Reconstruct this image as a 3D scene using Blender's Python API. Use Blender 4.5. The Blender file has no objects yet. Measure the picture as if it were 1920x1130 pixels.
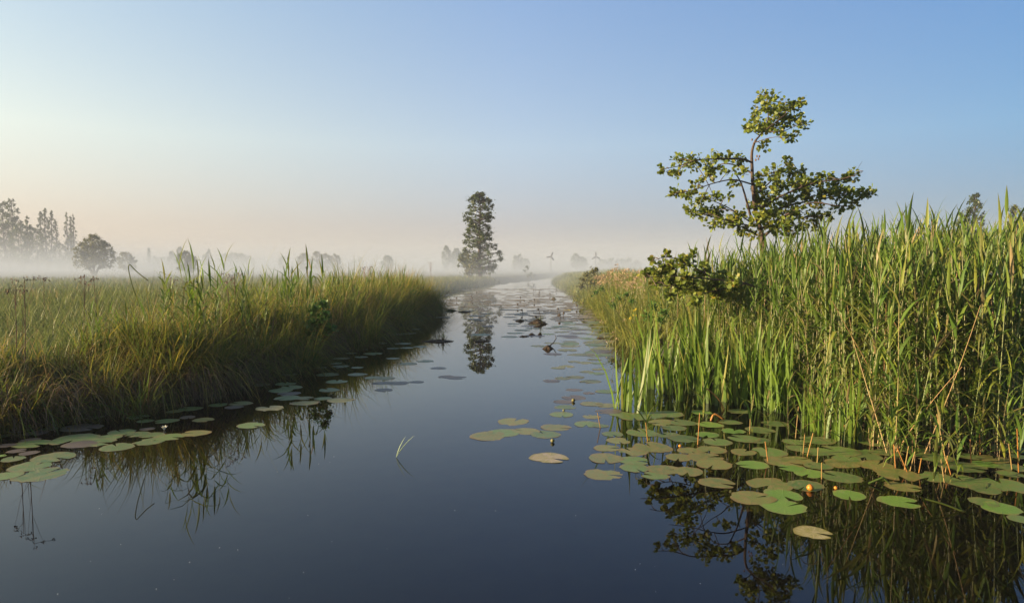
import bpy, bmesh, math, random
import numpy as np
from mathutils import Vector, Matrix, Quaternion

random.seed(7)
RNG = np.random.default_rng(7)
SC = bpy.context.scene
COL = SC.collection
R = math.radians

# ------------------------------------------------------------------ camera
CAM_H, F, PITCH = 1.6, 1280.0, math.atan(65 / 1280)
cam = bpy.data.cameras.new('camera')
cam.sensor_width, cam.lens = 36.0, 24.0
cam.clip_start, cam.clip_end = 0.05, 4000
camo = bpy.data.objects.new('camera', cam)
COL.objects.link(camo)
camo.location = (0, 0, CAM_H)
camo.rotation_euler = (math.pi / 2 - PITCH, 0, 0)
SC.camera = camo

# ------------------------------------------------------------------ light
SUN_AZ, SUN_EL = -99.0, 14.0          # degrees, clockwise from straight ahead
sun = bpy.data.lights.new('sun', 'SUN')
sun.energy, sun.angle, sun.color = 5.0, R(0.5), (1.0, 0.79, 0.50)
suno = bpy.data.objects.new('sun', sun)
COL.objects.link(suno)
sd = Vector((math.sin(R(SUN_AZ)) * math.cos(R(SUN_EL)), math.cos(R(SUN_AZ)) * math.cos(R(SUN_EL)), math.sin(R(SUN_EL))))
suno.rotation_euler = (-sd).to_track_quat('-Z', 'Y').to_euler()

world = bpy.data.worlds.new('World')
SC.world = world
world.use_nodes = True
nt = world.node_tree
nt.nodes.clear()
wo = nt.nodes.new('ShaderNodeOutputWorld')
bg = nt.nodes.new('ShaderNodeBackground')
sky = nt.nodes.new('ShaderNodeTexSky')
sky.sky_type = 'NISHITA'
sky.sun_disc = False
sky.sun_elevation = R(SUN_EL)
sky.sun_rotation = R(SUN_AZ)
sky.air_density, sky.dust_density, sky.ozone_density = 1.0, 1.0, 3.0
bg.inputs['Strength'].default_value = 0.118
gam = nt.nodes.new('ShaderNodeGamma'); gam.inputs['Gamma'].default_value = 0.6
tcw = nt.nodes.new('ShaderNodeTexCoord')
sxw = nt.nodes.new('ShaderNodeSeparateXYZ')
rw = nt.nodes.new('ShaderNodeValToRGB')          # morning sky: rosy at the horizon, clear blue above
for _k, (_p, _c) in enumerate(((0.0, (0.66, 0.60, 0.71)), (0.06, (0.72, 0.67, 0.75)), (0.17, (0.97, 0.99, 1.01)), (0.42, (0.73, 0.92, 1.16)))):
    _e = rw.color_ramp.elements[_k] if _k < 2 else rw.color_ramp.elements.new(_p)
    _e.position, _e.color = _p, (*_c, 1)
mw = nt.nodes.new('ShaderNodeMix'); mw.data_type = 'RGBA'; mw.blend_type = 'MULTIPLY'; mw.inputs[0].default_value = 1.0
nt.links.new(tcw.outputs['Generated'], sxw.inputs[0]); nt.links.new(sxw.outputs['Z'], rw.inputs[0])
nt.links.new(sky.outputs[0], gam.inputs['Color'])
nt.links.new(gam.outputs[0], mw.inputs[6]); nt.links.new(rw.outputs[0], mw.inputs[7])
rx = nt.nodes.new('ShaderNodeValToRGB')          # warmer and paler towards the sunrise side
for _k, (_p, _c) in enumerate(((0.15, (1.33, 1.06, 0.76)), (0.5, (0.82, 0.775, 0.775)), (0.85, (0.18, 0.38, 0.54)))):
    _e = rx.color_ramp.elements[_k] if _k < 2 else rx.color_ramp.elements.new(_p)
    _e.position, _e.color = _p, (*_c, 1)
mpx = nt.nodes.new('ShaderNodeMapRange'); mpx.inputs['From Min'].default_value = -1.0; mpx.inputs['From Max'].default_value = 1.0
nt.links.new(sxw.outputs['X'], mpx.inputs['Value']); nt.links.new(mpx.outputs[0], rx.inputs[0])
mw2 = nt.nodes.new('ShaderNodeMix'); mw2.data_type = 'RGBA'; mw2.blend_type = 'MULTIPLY'; mw2.inputs[0].default_value = 1.0
nt.links.new(mw.outputs[2], mw2.inputs[6]); nt.links.new(rx.outputs[0], mw2.inputs[7])
nt.links.new(mw2.outputs[2], bg.inputs['Color'])
nt.links.new(bg.outputs[0], wo.inputs['Surface'])

SC.view_settings.view_transform = 'Standard'
SC.view_settings.look = 'None'
SC.view_settings.exposure = 2.0
SC.view_settings.gamma = 1.0
SC.view_settings.use_curve_mapping = False
cy = SC.cycles
cy.max_bounces, cy.diffuse_bounces, cy.glossy_bounces = 8, 5, 4
cy.transmission_bounces, cy.transparent_max_bounces, cy.volume_bounces = 4, 12, 2
cy.caustics_reflective = cy.caustics_refractive = False
cy.use_denoising = True
cy.sample_clamp_indirect = 6.0

# ------------------------------------------------------------------ helpers
def ray(px, py):
    x, y = px - 960.0, 565.0 - py
    c, s = math.cos(PITCH), math.sin(PITCH)
    return Vector((x, F * c + y * s, -F * s + y * c))

def at(px, py, z=0.0):
    d = ray(px, py)
    t = (z - CAM_H) / d.z
    return Vector((d.x * t, d.y * t, z))

def at_y(px, py, Y):
    d = ray(px, py)
    t = Y / d.y
    return Vector((d.x * t, Y, CAM_H + d.z * t))

def tag(o, label=None, cat=None, group=None, kind=None):
    if label: o['label'] = label
    if cat: o['category'] = cat
    if group: o['group'] = group
    if kind: o['kind'] = kind
    return o

def link(name, data, parent=None, loc=None):
    o = bpy.data.objects.new(name, data)
    COL.objects.link(o)
    if parent is not None: o.parent = parent
    if loc is not None: o.location = loc
    return o

def thing(name, label, cat, loc=(0, 0, 0), rz=0.0, group=None):
    o = link(name, None, None, loc)
    o.rotation_euler = (0, 0, rz)
    return tag(o, label, cat, group)

def np_mesh(name, V, polys, mat, attrs=None, smooth=False):
    """polys: list of int arrays (n, k)."""
    me = bpy.data.meshes.new(name)
    V = np.asarray(V, np.float32)
    me.vertices.add(len(V))
    me.vertices.foreach_set('co', V.ravel())
    idx = np.concatenate([p.ravel() for p in polys]).astype(np.int32)
    tot = np.concatenate([np.full(len(p), p.shape[1]) for p in polys]).astype(np.int32)
    start = (np.cumsum(tot) - tot).astype(np.int32)
    me.loops.add(len(idx))
    me.loops.foreach_set('vertex_index', idx)
    me.polygons.add(len(tot))
    me.polygons.foreach_set('loop_start', start)
    me.polygons.foreach_set('loop_total', tot)
    if smooth:
        me.polygons.foreach_set('use_smooth', np.ones(len(tot), bool))
    me.update(calc_edges=True)
    for k, a in (attrs or {}).items():
        at_ = me.attributes.new(k, 'FLOAT', 'POINT')
        at_.data.foreach_set('value', np.asarray(a, np.float32))
    if mat: me.materials.append(mat)
    return me

def merge(variants, which, M, T, tint):
    """merged geometry of many placed copies. variants: (V, polys, t)."""
    Vs, Ps, ts, tn = [], {}, [], []
    off = 0
    for k, (V, polys, t) in enumerate(variants):
        sel = np.where(which == k)[0]
        if len(sel) == 0: continue
        W = np.einsum('nij,vj->nvi', M[sel], V) + T[sel][:, None, :]
        n, v = len(sel), len(V)
        Vs.append(W.reshape(-1, 3))
        ts.append(np.tile(t, n))
        tn.append(np.repeat(tint[sel], v))
        o = (np.arange(n) * v + off)[:, None, None]
        for p in polys:
            Ps.setdefault(p.shape[1], []).append((p[None] + o).reshape(-1, p.shape[1]))
        off += n * v
    return np.concatenate(Vs), [np.concatenate(x) for x in Ps.values()], {'along': np.concatenate(ts), 'tint': np.concatenate(tn)}

def rot(az, tilt, roll=None):
    """matrices: tilt about Y (from +Z towards +X) then az about Z; roll about own Z first."""
    az, tilt = np.asarray(az, float), np.asarray(tilt, float)
    n = len(az)
    ca, sa, ct, st = np.cos(az), np.sin(az), np.cos(tilt), np.sin(tilt)
    z, o = np.zeros(n), np.ones(n)
    Rz = np.stack([np.stack([ca, -sa, z], -1), np.stack([sa, ca, z], -1), np.stack([z, z, o], -1)], 1)
    Ry = np.stack([np.stack([ct, z, st], -1), np.stack([z, o, z], -1), np.stack([-st, z, ct], -1)], 1)
    Mx = Rz @ Ry
    if roll is not None:
        cr, sr = np.cos(roll), np.sin(roll)
        Rr = np.stack([np.stack([cr, -sr, z], -1), np.stack([sr, cr, z], -1), np.stack([z, z, o], -1)], 1)
        Mx = Mx @ Rr
    return Mx

def blade_variant(segs=4, width=0.03, bend=0.3, fold=0.25, belly=0.25, sag=0.0):
    """a leaf of length 1 growing along +Z, arching towards +X; width along Y, V-folded."""
    V, t = [], []
    for i in range(segs + 1):
        u = i / segs
        a = bend * u ** 1.6
        x = math.sin(a) * u * 0.9 + 0.02 * u
        z = u * math.cos(a * 0.9) - sag * u ** 3
        x += sag * u * u * 0.7
        w = width * (min(1.0, (u + 0.06) / belly) ** 0.6) * (1 - u ** 2.2) if u < 1 else 0
        if i == segs:
            V.append((x, 0, z)); t.append(u)
        else:
            for s, k in ((-1, fold), (0, 0), (1, fold)):
                V.append((x - abs(s) * k * w, s * w, z)); t.append(u)
    q, tr = [], []
    for i in range(segs - 1):
        b = i * 3
        q += [(b, b + 1, b + 4, b + 3), (b + 1, b + 2, b + 5, b + 4)]
    b, e = (segs - 1) * 3, segs * 3
    tr += [(b, b + 1, e), (b + 1, b + 2, e)]
    return np.array(V, float), [np.array(q), np.array(tr)], np.array(t)

def flat_blade_variant(segs=3, width=0.01, bend=0.5, sag=0.0):
    """cheap grass blade, single strip."""
    V, t = [], []
    for i in range(segs + 1):
        u = i / segs
        a = bend * u ** 1.3
        x = math.sin(a) * u * 0.9 + sag * u * u * 0.8
        z = u * math.cos(a) - sag * u ** 3
        w = width * (1 - u ** 1.6)
        if i == segs:
            V.append((x, 0, z)); t.append(u)
        else:
            V += [(x, -w, z), (x, w, z)]; t += [u, u]
    q = [(2 * i, 2 * i + 1, 2 * i + 3, 2 * i + 2) for i in range(segs - 1)]
    b = 2 * (segs - 1)
    return np.array(V, float), [np.array(q).reshape(-1, 4), np.array([(b, b + 1, b + 2)])], np.array(t)

def stem_variant(rings=6, r0=0.0045, r1=0.002, bend=0.08, sides=4, wob=0.01):
    V, t = [], []
    for i in range(rings + 1):
        u = i / rings
        r = r0 + (r1 - r0) * u
        x, y = bend * u * u, wob * math.sin(u * 5 + bend * 40)
        for k in range(sides):
            a = 2 * math.pi * k / sides
            V.append((x + r * math.cos(a), y + r * math.sin(a), u)); t.append(u)
    q = []
    for i in range(rings):
        for k in range(sides):
            q.append((i * sides + k, i * sides + (k + 1) % sides, (i + 1) * sides + (k + 1) % sides, (i + 1) * sides + k))
    return np.array(V, float), [np.array(q)], np.array(t)

def tube_geo(pts, radii, sides=6):
    P = [Vector(p) for p in pts]
    V, q, t = [], [], []
    n = len(P)
    side = None
    for i in range(n):
        d = (P[min(i + 1, n - 1)] - P[max(i - 1, 0)])
        d = d.normalized() if d.length > 1e-9 else Vector((0, 0, 1))
        if side is None:
            side = d.cross(Vector((0.13, 1, 0.21))).normalized()
        side = (side - d * side.dot(d)).normalized()
        up = d.cross(side)
        for k in range(sides):
            a = 2 * math.pi * k / sides
            V.append(P[i] + (side * math.cos(a) + up * math.sin(a)) * radii[i]); t.append(i / max(1, n - 1))
    for i in range(n - 1):
        for k in range(sides):
            q.append((i * sides + k, i * sides + (k + 1) % sides, (i + 1) * sides + (k + 1) % sides, (i + 1) * sides + k))
    V.append(P[-1]); t.append(1)
    tr = [((n - 1) * sides + k, (n - 1) * sides + (k + 1) % sides, len(V) - 1) for k in range(sides)]
    return np.array([tuple(v) for v in V]), [np.array(q).reshape(-1, 4), np.array(tr)], np.array(t)

def join(geos):
    Vs, Ps, ts, off = [], {}, [], 0
    for V, polys, t in geos:
        Vs.append(V); ts.append(t)
        for p in polys:
            if len(p): Ps.setdefault(p.shape[1], []).append(p + off)
        off += len(V)
    return np.concatenate(Vs), [np.concatenate(x) for x in Ps.values()], np.concatenate(ts)

def smooth_path(pts, n=4):
    """Catmull-Rom through points."""
    P = [Vector(p) for p in pts]
    if len(P) < 3: return P
    out = []
    for i in range(len(P) - 1):
        p0, p1, p2, p3 = P[max(i - 1, 0)], P[i], P[i + 1], P[min(i + 2, len(P) - 1)]
        for k in range(n):
            u = k / n
            out.append(0.5 * ((2 * p1) + (p2 - p0) * u + (2 * p0 - 5 * p1 + 4 * p2 - p3) * u * u + (3 * p1 - p0 - 3 * p2 + p3) * u ** 3))
    out.append(P[-1])
    return out

# ------------------------------------------------------------------ materials
def new_mat(name):
    m = bpy.data.materials.new(name)
    m.use_nodes = True
    m.node_tree.nodes.clear()
    return m, m.node_tree.nodes, m.node_tree.links

def ramp(N, stops):
    r = N.new('ShaderNodeValToRGB')
    e = r.color_ramp.elements
    while len(e) < len(stops): e.new(0.5)
    for k, (p, c) in enumerate(stops):
        e[k].position = p
        e[k].color = (*c, 1)
    return r

def leaf_mat(name, stops, per_object=False, base=None, base_end=0.35, trans=0.35, gloss=0.02, rough=0.5, tip=None):
    """stops: colours over the leaf's own tint; base: colour of the withered foot of a stalk."""
    m, N, L = new_mat(name)
    r = ramp(N, stops)
    if per_object:
        oi = N.new('ShaderNodeObjectInfo')
        L.new(oi.outputs['Random'], r.inputs[0])
    else:
        a = N.new('ShaderNodeAttribute'); a.attribute_name = 'tint'
        L.new(a.outputs['Fac'], r.inputs[0])
    col = r.outputs[0]
    if base or tip:
        al = N.new('ShaderNodeAttribute'); al.attribute_name = 'along'
    if base:
        mr = N.new('ShaderNodeMapRange'); mr.interpolation_type = 'SMOOTHSTEP'
        mr.inputs['From Min'].default_value = base_end * 0.3
        mr.inputs['From Max'].default_value = base_end
        L.new(al.outputs['Fac'], mr.inputs['Value'])
        mx = N.new('ShaderNodeMix'); mx.data_type = 'RGBA'
        mx.inputs[6].default_value = (*base, 1)
        L.new(mr.outputs[0], mx.inputs[0]); L.new(col, mx.inputs[7])
        col = mx.outputs[2]
    if tip:
        mr = N.new('ShaderNodeMapRange')
        mr.inputs['From Min'].default_value = 0.75
        mr.inputs['From Max'].default_value = 1.0
        mr.inputs['To Max'].default_value = 0.8
        L.new(al.outputs['Fac'], mr.inputs['Value'])
        mx = N.new('ShaderNodeMix'); mx.data_type = 'RGBA'
        mx.inputs[7].default_value = (*tip, 1)
        L.new(mr.outputs[0], mx.inputs[0]); L.new(col, mx.inputs[6])
        col = mx.outputs[2]
    d = N.new('ShaderNodeBsdfDiffuse'); L.new(col, d.inputs['Color'])
    tr = N.new('ShaderNodeBsdfTranslucent'); L.new(col, tr.inputs['Color'])
    mix = N.new('ShaderNodeMixShader'); mix.inputs[0].default_value = trans
    L.new(d.outputs[0], mix.inputs[1]); L.new(tr.outputs[0], mix.inputs[2])
    g = N.new('ShaderNodeBsdfGlossy'); g.inputs['Roughness'].default_value = rough
    g.inputs['Color'].default_value = (0.9, 0.9, 0.9, 1)
    mix2 = N.new('ShaderNodeMixShader'); mix2.inputs[0].default_value = gloss
    L.new(mix.outputs[0], mix2.inputs[1]); L.new(g.outputs[0], mix2.inputs[2])
    o = N.new('ShaderNodeOutputMaterial'); L.new(mix2.outputs[0], o.inputs['Surface'])
    return m

def solid_mat(name, c1, c2=None, scale=8.0, rough=0.8, bump=0.0, spec=0.3):
    m, N, L = new_mat(name)
    p = N.new('ShaderNodeBsdfPrincipled')
    p.inputs['Roughness'].default_value = rough
    p.inputs['Specular IOR Level'].default_value = spec
    tc = N.new('ShaderNodeTexCoord')
    no = N.new('ShaderNodeTexNoise'); no.inputs['Scale'].default_value = scale; no.inputs['Detail'].default_value = 6
    L.new(tc.outputs['Object'], no.inputs['Vector'])
    r = ramp(N, [(0.3, c1), (0.7, c2 or c1)])
    L.new(no.outputs['Fac'], r.inputs[0]); L.new(r.outputs[0], p.inputs['Base Color'])
    if bump:
        b = N.new('ShaderNodeBump'); b.inputs['Strength'].default_value = bump; b.inputs['Distance'].default_value = 0.02
        L.new(no.outputs['Fac'], b.inputs['Height']); L.new(b.outputs[0], p.inputs['Normal'])
    o = N.new('ShaderNodeOutputMaterial'); L.new(p.outputs[0], o.inputs['Surface'])
    return m

def pad_mat(name, c1, c2, spot, spot_amt):
    m, N, L = new_mat(name)
    tc = N.new('ShaderNodeTexCoord'); oi = N.new('ShaderNodeObjectInfo')
    add = N.new('ShaderNodeVectorMath'); add.operation = 'ADD'
    sc = N.new('ShaderNodeVectorMath'); sc.operation = 'SCALE'
    sc.inputs[0].default_value = (37.0, 19.0, 53.0)
    L.new(oi.outputs['Random'], sc.inputs['Scale'])
    L.new(tc.outputs['Object'], add.inputs[0]); L.new(sc.outputs[0], add.inputs[1])
    r = ramp(N, [(0.0, c1), (1.0, c2)])
    L.new(oi.outputs['Random'], r.inputs[0])
    n1 = N.new('ShaderNodeTexNoise'); n1.inputs['Scale'].default_value = 2.6; n1.inputs['Detail'].default_value = 8; n1.inputs['Roughness'].default_value = 0.72
    L.new(add.outputs[0], n1.inputs['Vector'])
    mr = N.new('ShaderNodeMapRange')
    mr.inputs['From Min'].default_value = 0.62 - spot_amt * 0.3; mr.inputs['From Max'].default_value = 0.72 - spot_amt * 0.15
    L.new(n1.outputs['Fac'], mr.inputs['Value'])
    mx = N.new('ShaderNodeMix'); mx.data_type = 'RGBA'; mx.inputs[7].default_value = (*spot, 1)
    L.new(mr.outputs[0], mx.inputs[0]); L.new(r.outputs[0], mx.inputs[6])
    # veins running out from the notch
    sx = N.new('ShaderNodeSeparateXYZ'); L.new(tc.outputs['Object'], sx.inputs[0])
    an = N.new('ShaderNodeMath'); an.operation = 'ARCTAN2'
    L.new(sx.outputs['Y'], an.inputs[0]); L.new(sx.outputs['X'], an.inputs[1])
    mu = N.new('ShaderNodeMath'); mu.operation = 'MULTIPLY'; mu.inputs[1].default_value = 13.0
    L.new(an.outputs[0], mu.inputs[0])
    si = N.new('ShaderNodeMath'); si.operation = 'SINE'; L.new(mu.outputs[0], si.inputs[0])
    vr = N.new('ShaderNodeMapRange'); vr.inputs['From Min'].default_value = 0.9; vr.inputs['To Max'].default_value = 0.6
    L.new(si.outputs[0], vr.inputs['Value'])
    mv = N.new('ShaderNodeMix'); mv.data_type = 'RGBA'; mv.inputs[7].default_value = (c1[0] * 1.5 + .02, c1[1] * 1.4 + .02, c1[2] * 1.3, 1)
    L.new(vr.outputs[0], mv.inputs[0]); L.new(mx.outputs[2], mv.inputs[6])
    # withered, gnawed-looking rim and small dark specks
    ln = N.new('ShaderNodeVectorMath'); ln.operation = 'LENGTH'; L.new(tc.outputs['Object'], ln.inputs[0])
    n2 = N.new('ShaderNodeTexNoise'); n2.inputs['Scale'].default_value = 5.0; n2.inputs['Detail'].default_value = 4
    L.new(add.outputs[0], n2.inputs['Vector'])
    sm = N.new('ShaderNodeMath'); sm.operation = 'MULTIPLY_ADD'; sm.inputs[1].default_value = 0.55
    L.new(n2.outputs['Fac'], sm.inputs[0]); L.new(ln.outputs['Value'], sm.inputs[2])
    er = N.new('ShaderNodeMapRange'); er.inputs['From Min'].default_value = 1.14; er.inputs['From Max'].default_value = 1.30; er.inputs['To Max'].default_value = 0.95
    L.new(sm.outputs[0], er.inputs['Value'])
    me_ = N.new('ShaderNodeMix'); me_.data_type = 'RGBA'; me_.inputs[7].default_value = (spot[0] * 0.9, spot[1] * 0.8, spot[2] * 0.7, 1)
    L.new(er.outputs[0], me_.inputs[0]); L.new(mv.outputs[2], me_.inputs[6])
    n3 = N.new('ShaderNodeTexNoise'); n3.inputs['Scale'].default_value = 11.0; n3.inputs['Detail'].default_value = 3
    L.new(add.outputs[0], n3.inputs['Vector'])
    dr = N.new('ShaderNodeMapRange'); dr.inputs['From Min'].default_value = 0.64; dr.inputs['From Max'].default_value = 0.70; dr.inputs['To Max'].default_value = 0.8
    L.new(n3.outputs['Fac'], dr.inputs['Value'])
    md = N.new('ShaderNodeMix'); md.data_type = 'RGBA'; md.inputs[7].default_value = (0.035, 0.03, 0.015, 1)
    L.new(dr.outputs[0], md.inputs[0]); L.new(me_.outputs[2], md.inputs[6])
    mv = md
    p = N.new('ShaderNodeBsdfPrincipled')
    p.inputs['Specular IOR Level'].default_value = 0.45
    rr = N.new('ShaderNodeMapRange'); rr.inputs['To Min'].default_value = 0.26; rr.inputs['To Max'].default_value = 0.6
    L.new(n1.outputs['Fac'], rr.inputs['Value']); L.new(rr.outputs[0], p.inputs['Roughness'])
    L.new(mv.outputs[2], p.inputs['Base Color'])
    b = N.new('ShaderNodeBump'); b.inputs['Strength'].default_value = 0.3; b.inputs['Distance'].default_value = 0.006
    ah = N.new('ShaderNodeMath'); ah.operation = 'ADD'
    L.new(n1.outputs['Fac'], ah.inputs[0]); L.new(vr.outputs[0], ah.inputs[1])
    L.new(ah.outputs[0], b.inputs['Height']); L.new(b.outputs[0], p.inputs['Normal'])
    o = N.new('ShaderNodeOutputMaterial'); L.new(p.outputs[0], o.inputs['Surface'])
    return m

def water_mat():
    m, N, L = new_mat('water')
    tc = N.new('ShaderNodeTexCoord')
    n1 = N.new('ShaderNodeTexNoise'); n1.inputs['Scale'].default_value = 1.3; n1.inputs['Detail'].default_value = 2
    n2 = N.new('ShaderNodeTexNoise'); n2.inputs['Scale'].default_value = 0.25; n2.inputs['Detail'].default_value = 2
    L.new(tc.outputs['Object'], n1.inputs['Vector']); L.new(tc.outputs['Object'], n2.inputs['Vector'])
    mu = N.new('ShaderNodeMath'); mu.operation = 'MULTIPLY'
    L.new(n1.outputs['Fac'], mu.inputs[0]); L.new(n2.outputs['Fac'], mu.inputs[1])
    b = N.new('ShaderNodeBump'); b.inputs['Strength'].default_value = 0.12; b.inputs['Distance'].default_value = 0.012
    L.new(mu.outputs[0], b.inputs['Height'])
    g = N.new('ShaderNodeBsdfGlossy'); g.inputs['Roughness'].default_value = 0.0; g.inputs['Color'].default_value = (0.98, 0.98, 0.98, 1)
    L.new(b.outputs[0], g.inputs['Normal'])
    t = N.new('ShaderNodeBsdfTransparent'); t.inputs['Color'].default_value = (0.34, 0.27, 0.14, 1)
    d = N.new('ShaderNodeBsdfDiffuse'); d.inputs['Color'].default_value = (0.004, 0.003, 0.0025, 1)
    mx = N.new('ShaderNodeMixShader'); mx.inputs[0].default_value = 0.45
    L.new(d.outputs[0], mx.inputs[1]); L.new(t.outputs[0], mx.inputs[2])
    fr = N.new('ShaderNodeFresnel'); fr.inputs['IOR'].default_value = 1.333
    L.new(b.outputs[0], fr.inputs['Normal'])
    m2 = N.new('ShaderNodeMixShader'); L.new(fr.outputs[0], m2.inputs[0])
    L.new(mx.outputs[0], m2.inputs[1]); L.new(g.outputs[0], m2.inputs[2])
    o = N.new('ShaderNodeOutputMaterial'); L.new(m2.outputs[0], o.inputs['Surface'])
    return m

def volume_mat(name, density, color=(0.68, 0.68, 0.70), aniso=0.0):
    m, N, L = new_mat(name)
    v = N.new('ShaderNodeVolumePrincipled')
    v.inputs['Color'].default_value = (*color, 1)
    v.inputs['Density'].default_value = density
    v.inputs['Anisotropy'].default_value = aniso
    o = N.new('ShaderNodeOutputMaterial'); L.new(v.outputs[0], o.inputs['Volume'])
    return m

G_DARK, G_MID, G_YEL = (0.062, 0.105, 0.016), (0.12, 0.155, 0.022), (0.27, 0.225, 0.03)
DEAD, STRAW, RUST = (0.10, 0.065, 0.03), (0.28, 0.20, 0.09), (0.22, 0.085, 0.025)
M_GROUND = solid_mat('soil_and_turf', (0.03, 0.028, 0.014), (0.06, 0.07, 0.025), 3.0, 0.95, 0.4)
M_WATER = water_mat()
M_SEDGE = leaf_mat('sedge', [(0.0, DEAD), (0.16, STRAW), (0.22, G_DARK), (0.6, G_MID), (0.85, G_YEL), (1.0, (0.3, 0.22, 0.05))], base=(0.115, 0.075, 0.03), base_end=0.42, trans=0.5, tip=(0.28, 0.19, 0.05))
M_BANK = leaf_mat('bank_grass', [(0.0, STRAW), (0.2, G_MID), (0.6, (0.13, 0.16, 0.025)), (1.0, (0.27, 0.23, 0.05))], base=(0.07, 0.07, 0.02), base_end=0.25, trans=0.45)
M_THATCH = leaf_mat('dead_thatch', [(0.0, (0.06, 0.035, 0.018)), (0.6, (0.12, 0.075, 0.035)), (1.0, (0.24, 0.16, 0.08))], trans=0.3)
M_MEADOW = leaf_mat('meadow_grass', [(0.0, STRAW), (0.2, (0.10, 0.12, 0.035)), (0.7, (0.12, 0.15, 0.04)), (1.0, (0.2, 0.2, 0.07))], trans=0.4)
M_REED = leaf_mat('reed_leaf', [(0.0, STRAW), (0.05, (0.15, 0.15, 0.035)), (0.35, (0.062, 0.115, 0.015)), (0.75, (0.105, 0.165, 0.02)), (1.0, (0.2, 0.21, 0.03))], trans=0.45, gloss=0.02, tip=(0.2, 0.16, 0.05))
M_REED_O = leaf_mat('reed_leaf_single', [(0.0, STRAW), (0.05, (0.15, 0.15, 0.035)), (0.35, (0.062, 0.118, 0.015)), (0.75, (0.11, 0.17, 0.02)), (1.0, (0.21, 0.215, 0.03))], per_object=True, trans=0.45, gloss=0.02, tip=(0.2, 0.16, 0.05))
M_STEM = leaf_mat('reed_stem', [(0.0, RUST), (0.15, (0.16, 0.12, 0.035)), (1.0, (0.095, 0.135, 0.028))], base=(0.16, 0.10, 0.03), base_end=0.25, trans=0.1, gloss=0.08)
M_STEM_O = leaf_mat('reed_stem_single', [(0.0, RUST), (0.15, (0.18, 0.14, 0.035)), (1.0, (0.11, 0.16, 0.03))], per_object=True, base=(0.2, 0.115, 0.03), base_end=0.25, trans=0.1, gloss=0.08)
M_STRAW = leaf_mat('old_straw', [(0.0, (0.13, 0.08, 0.04)), (0.5, (0.26, 0.15, 0.06)), (1.0, (0.32, 0.24, 0.12))], trans=0.05)
M_STUB = leaf_mat('dead_reed_stub', [(0.0, (0.22, 0.085, 0.02)), (0.5, (0.25, 0.13, 0.03)), (1.0, (0.2, 0.14, 0.05))], per_object=True, trans=0.05)
M_IRIS = leaf_mat('sword_leaf', [(0.0, (0.22, 0.2, 0.04)), (0.12, (0.075, 0.135, 0.014)), (1.0, (0.12, 0.185, 0.02))], per_object=True, base=(0.06, 0.10, 0.02), base_end=0.2, trans=0.42, gloss=0.02, tip=(0.2, 0.15, 0.04))
M_ALDER = leaf_mat('alder_leaf', [(0.0, (0.09, 0.13, 0.016)), (0.5, (0.15, 0.19, 0.022)), (0.9, (0.2, 0.21, 0.028)), (1.0, (0.27, 0.21, 0.03))], trans=0.5, gloss=0.02, rough=0.5)
M_ALDER_O = leaf_mat('alder_leaf_single', [(0.0, (0.09, 0.13, 0.016)), (0.5, (0.15, 0.19, 0.022)), (0.9, (0.2, 0.21, 0.028)), (1.0, (0.27, 0.21, 0.03))], per_object=True, trans=0.5, gloss=0.02, rough=0.5)
M_BARK = solid_mat('bark', (0.03, 0.02, 0.015), (0.08, 0.052, 0.038), 14.0, 0.9, 0.5)
M_FAR = leaf_mat('far_leaf', [(0.0, (0.04, 0.06, 0.018)), (0.6, (0.065, 0.095, 0.025)), (1.0, (0.11, 0.13, 0.035))], trans=0.3, gloss=0.04)
M_WILLOW = leaf_mat('willow_leaf', [(0.0, (0.085, 0.095, 0.03)), (1.0, (0.17, 0.16, 0.055))], trans=0.35)
M_HERB = leaf_mat('herb_leaf', [(0.0, (0.05, 0.11, 0.02)), (1.0, (0.1, 0.2, 0.03))], trans=0.35)
M_DRY = solid_mat('dry_stalk', (0.09, 0.045, 0.03), (0.16, 0.09, 0.06), 20, 0.9)
M_PLUME = leaf_mat('pale_plume', [(0.0, (0.30, 0.20, 0.11)), (1.0, (0.5, 0.37, 0.22))], trans=0.3)
M_WHITE = leaf_mat('white_floret', [(0.0, (0.6, 0.56, 0.42)), (1.0, (0.75, 0.72, 0.58))], trans=0.3)
M_YELLOW = leaf_mat('yellow_floret', [(0.0, (0.6, 0.42, 0.03)), (1.0, (0.7, 0.55, 0.05))], trans=0.3)
M_PAD = pad_mat('green_pad', (0.045, 0.082, 0.018), (0.085, 0.14, 0.026), (0.13, 0.12, 0.04), 0.55)
M_PAD_OLD = pad_mat('mottled_pad', (0.058, 0.088, 0.016), (0.11, 0.135, 0.024), (0.16, 0.12, 0.035), 0.75)
M_PAD_BROWN = pad_mat('brown_pad', (0.058, 0.04, 0.034), (0.078, 0.055, 0.04), (0.09, 0.072, 0.035), 0.5)
M_PAD_BRIGHT = pad_mat('fresh_pad', (0.08, 0.15, 0.02), (0.11, 0.18, 0.024), (0.15, 0.17, 0.05), 0.25)
M_PAD_ROT = pad_mat('rotting_pad', (0.26, 0.19, 0.13), (0.26, 0.22, 0.1), (0.17, 0.15, 0.03), 0.8)
M_MUCK = solid_mat('dead_weed', (0.022, 0.015, 0.010), (0.07, 0.045, 0.025), 30, 0.95, 0.6)
M_BUD = solid_mat('yellow_bud', (0.36, 0.10, 0.012), (0.48, 0.23, 0.02), 30, 0.45)
M_BUDG = solid_mat('green_bud', (0.1, 0.09, 0.03), (0.16, 0.14, 0.04), 30, 0.5)
M_PETAL = solid_mat('white_petal', (0.75, 0.74, 0.68), (0.8, 0.8, 0.75), 10, 0.5)
M_METAL = solid_mat('grey_metal', (0.03, 0.03, 0.035), (0.05, 0.05, 0.055), 3, 0.5)

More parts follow.
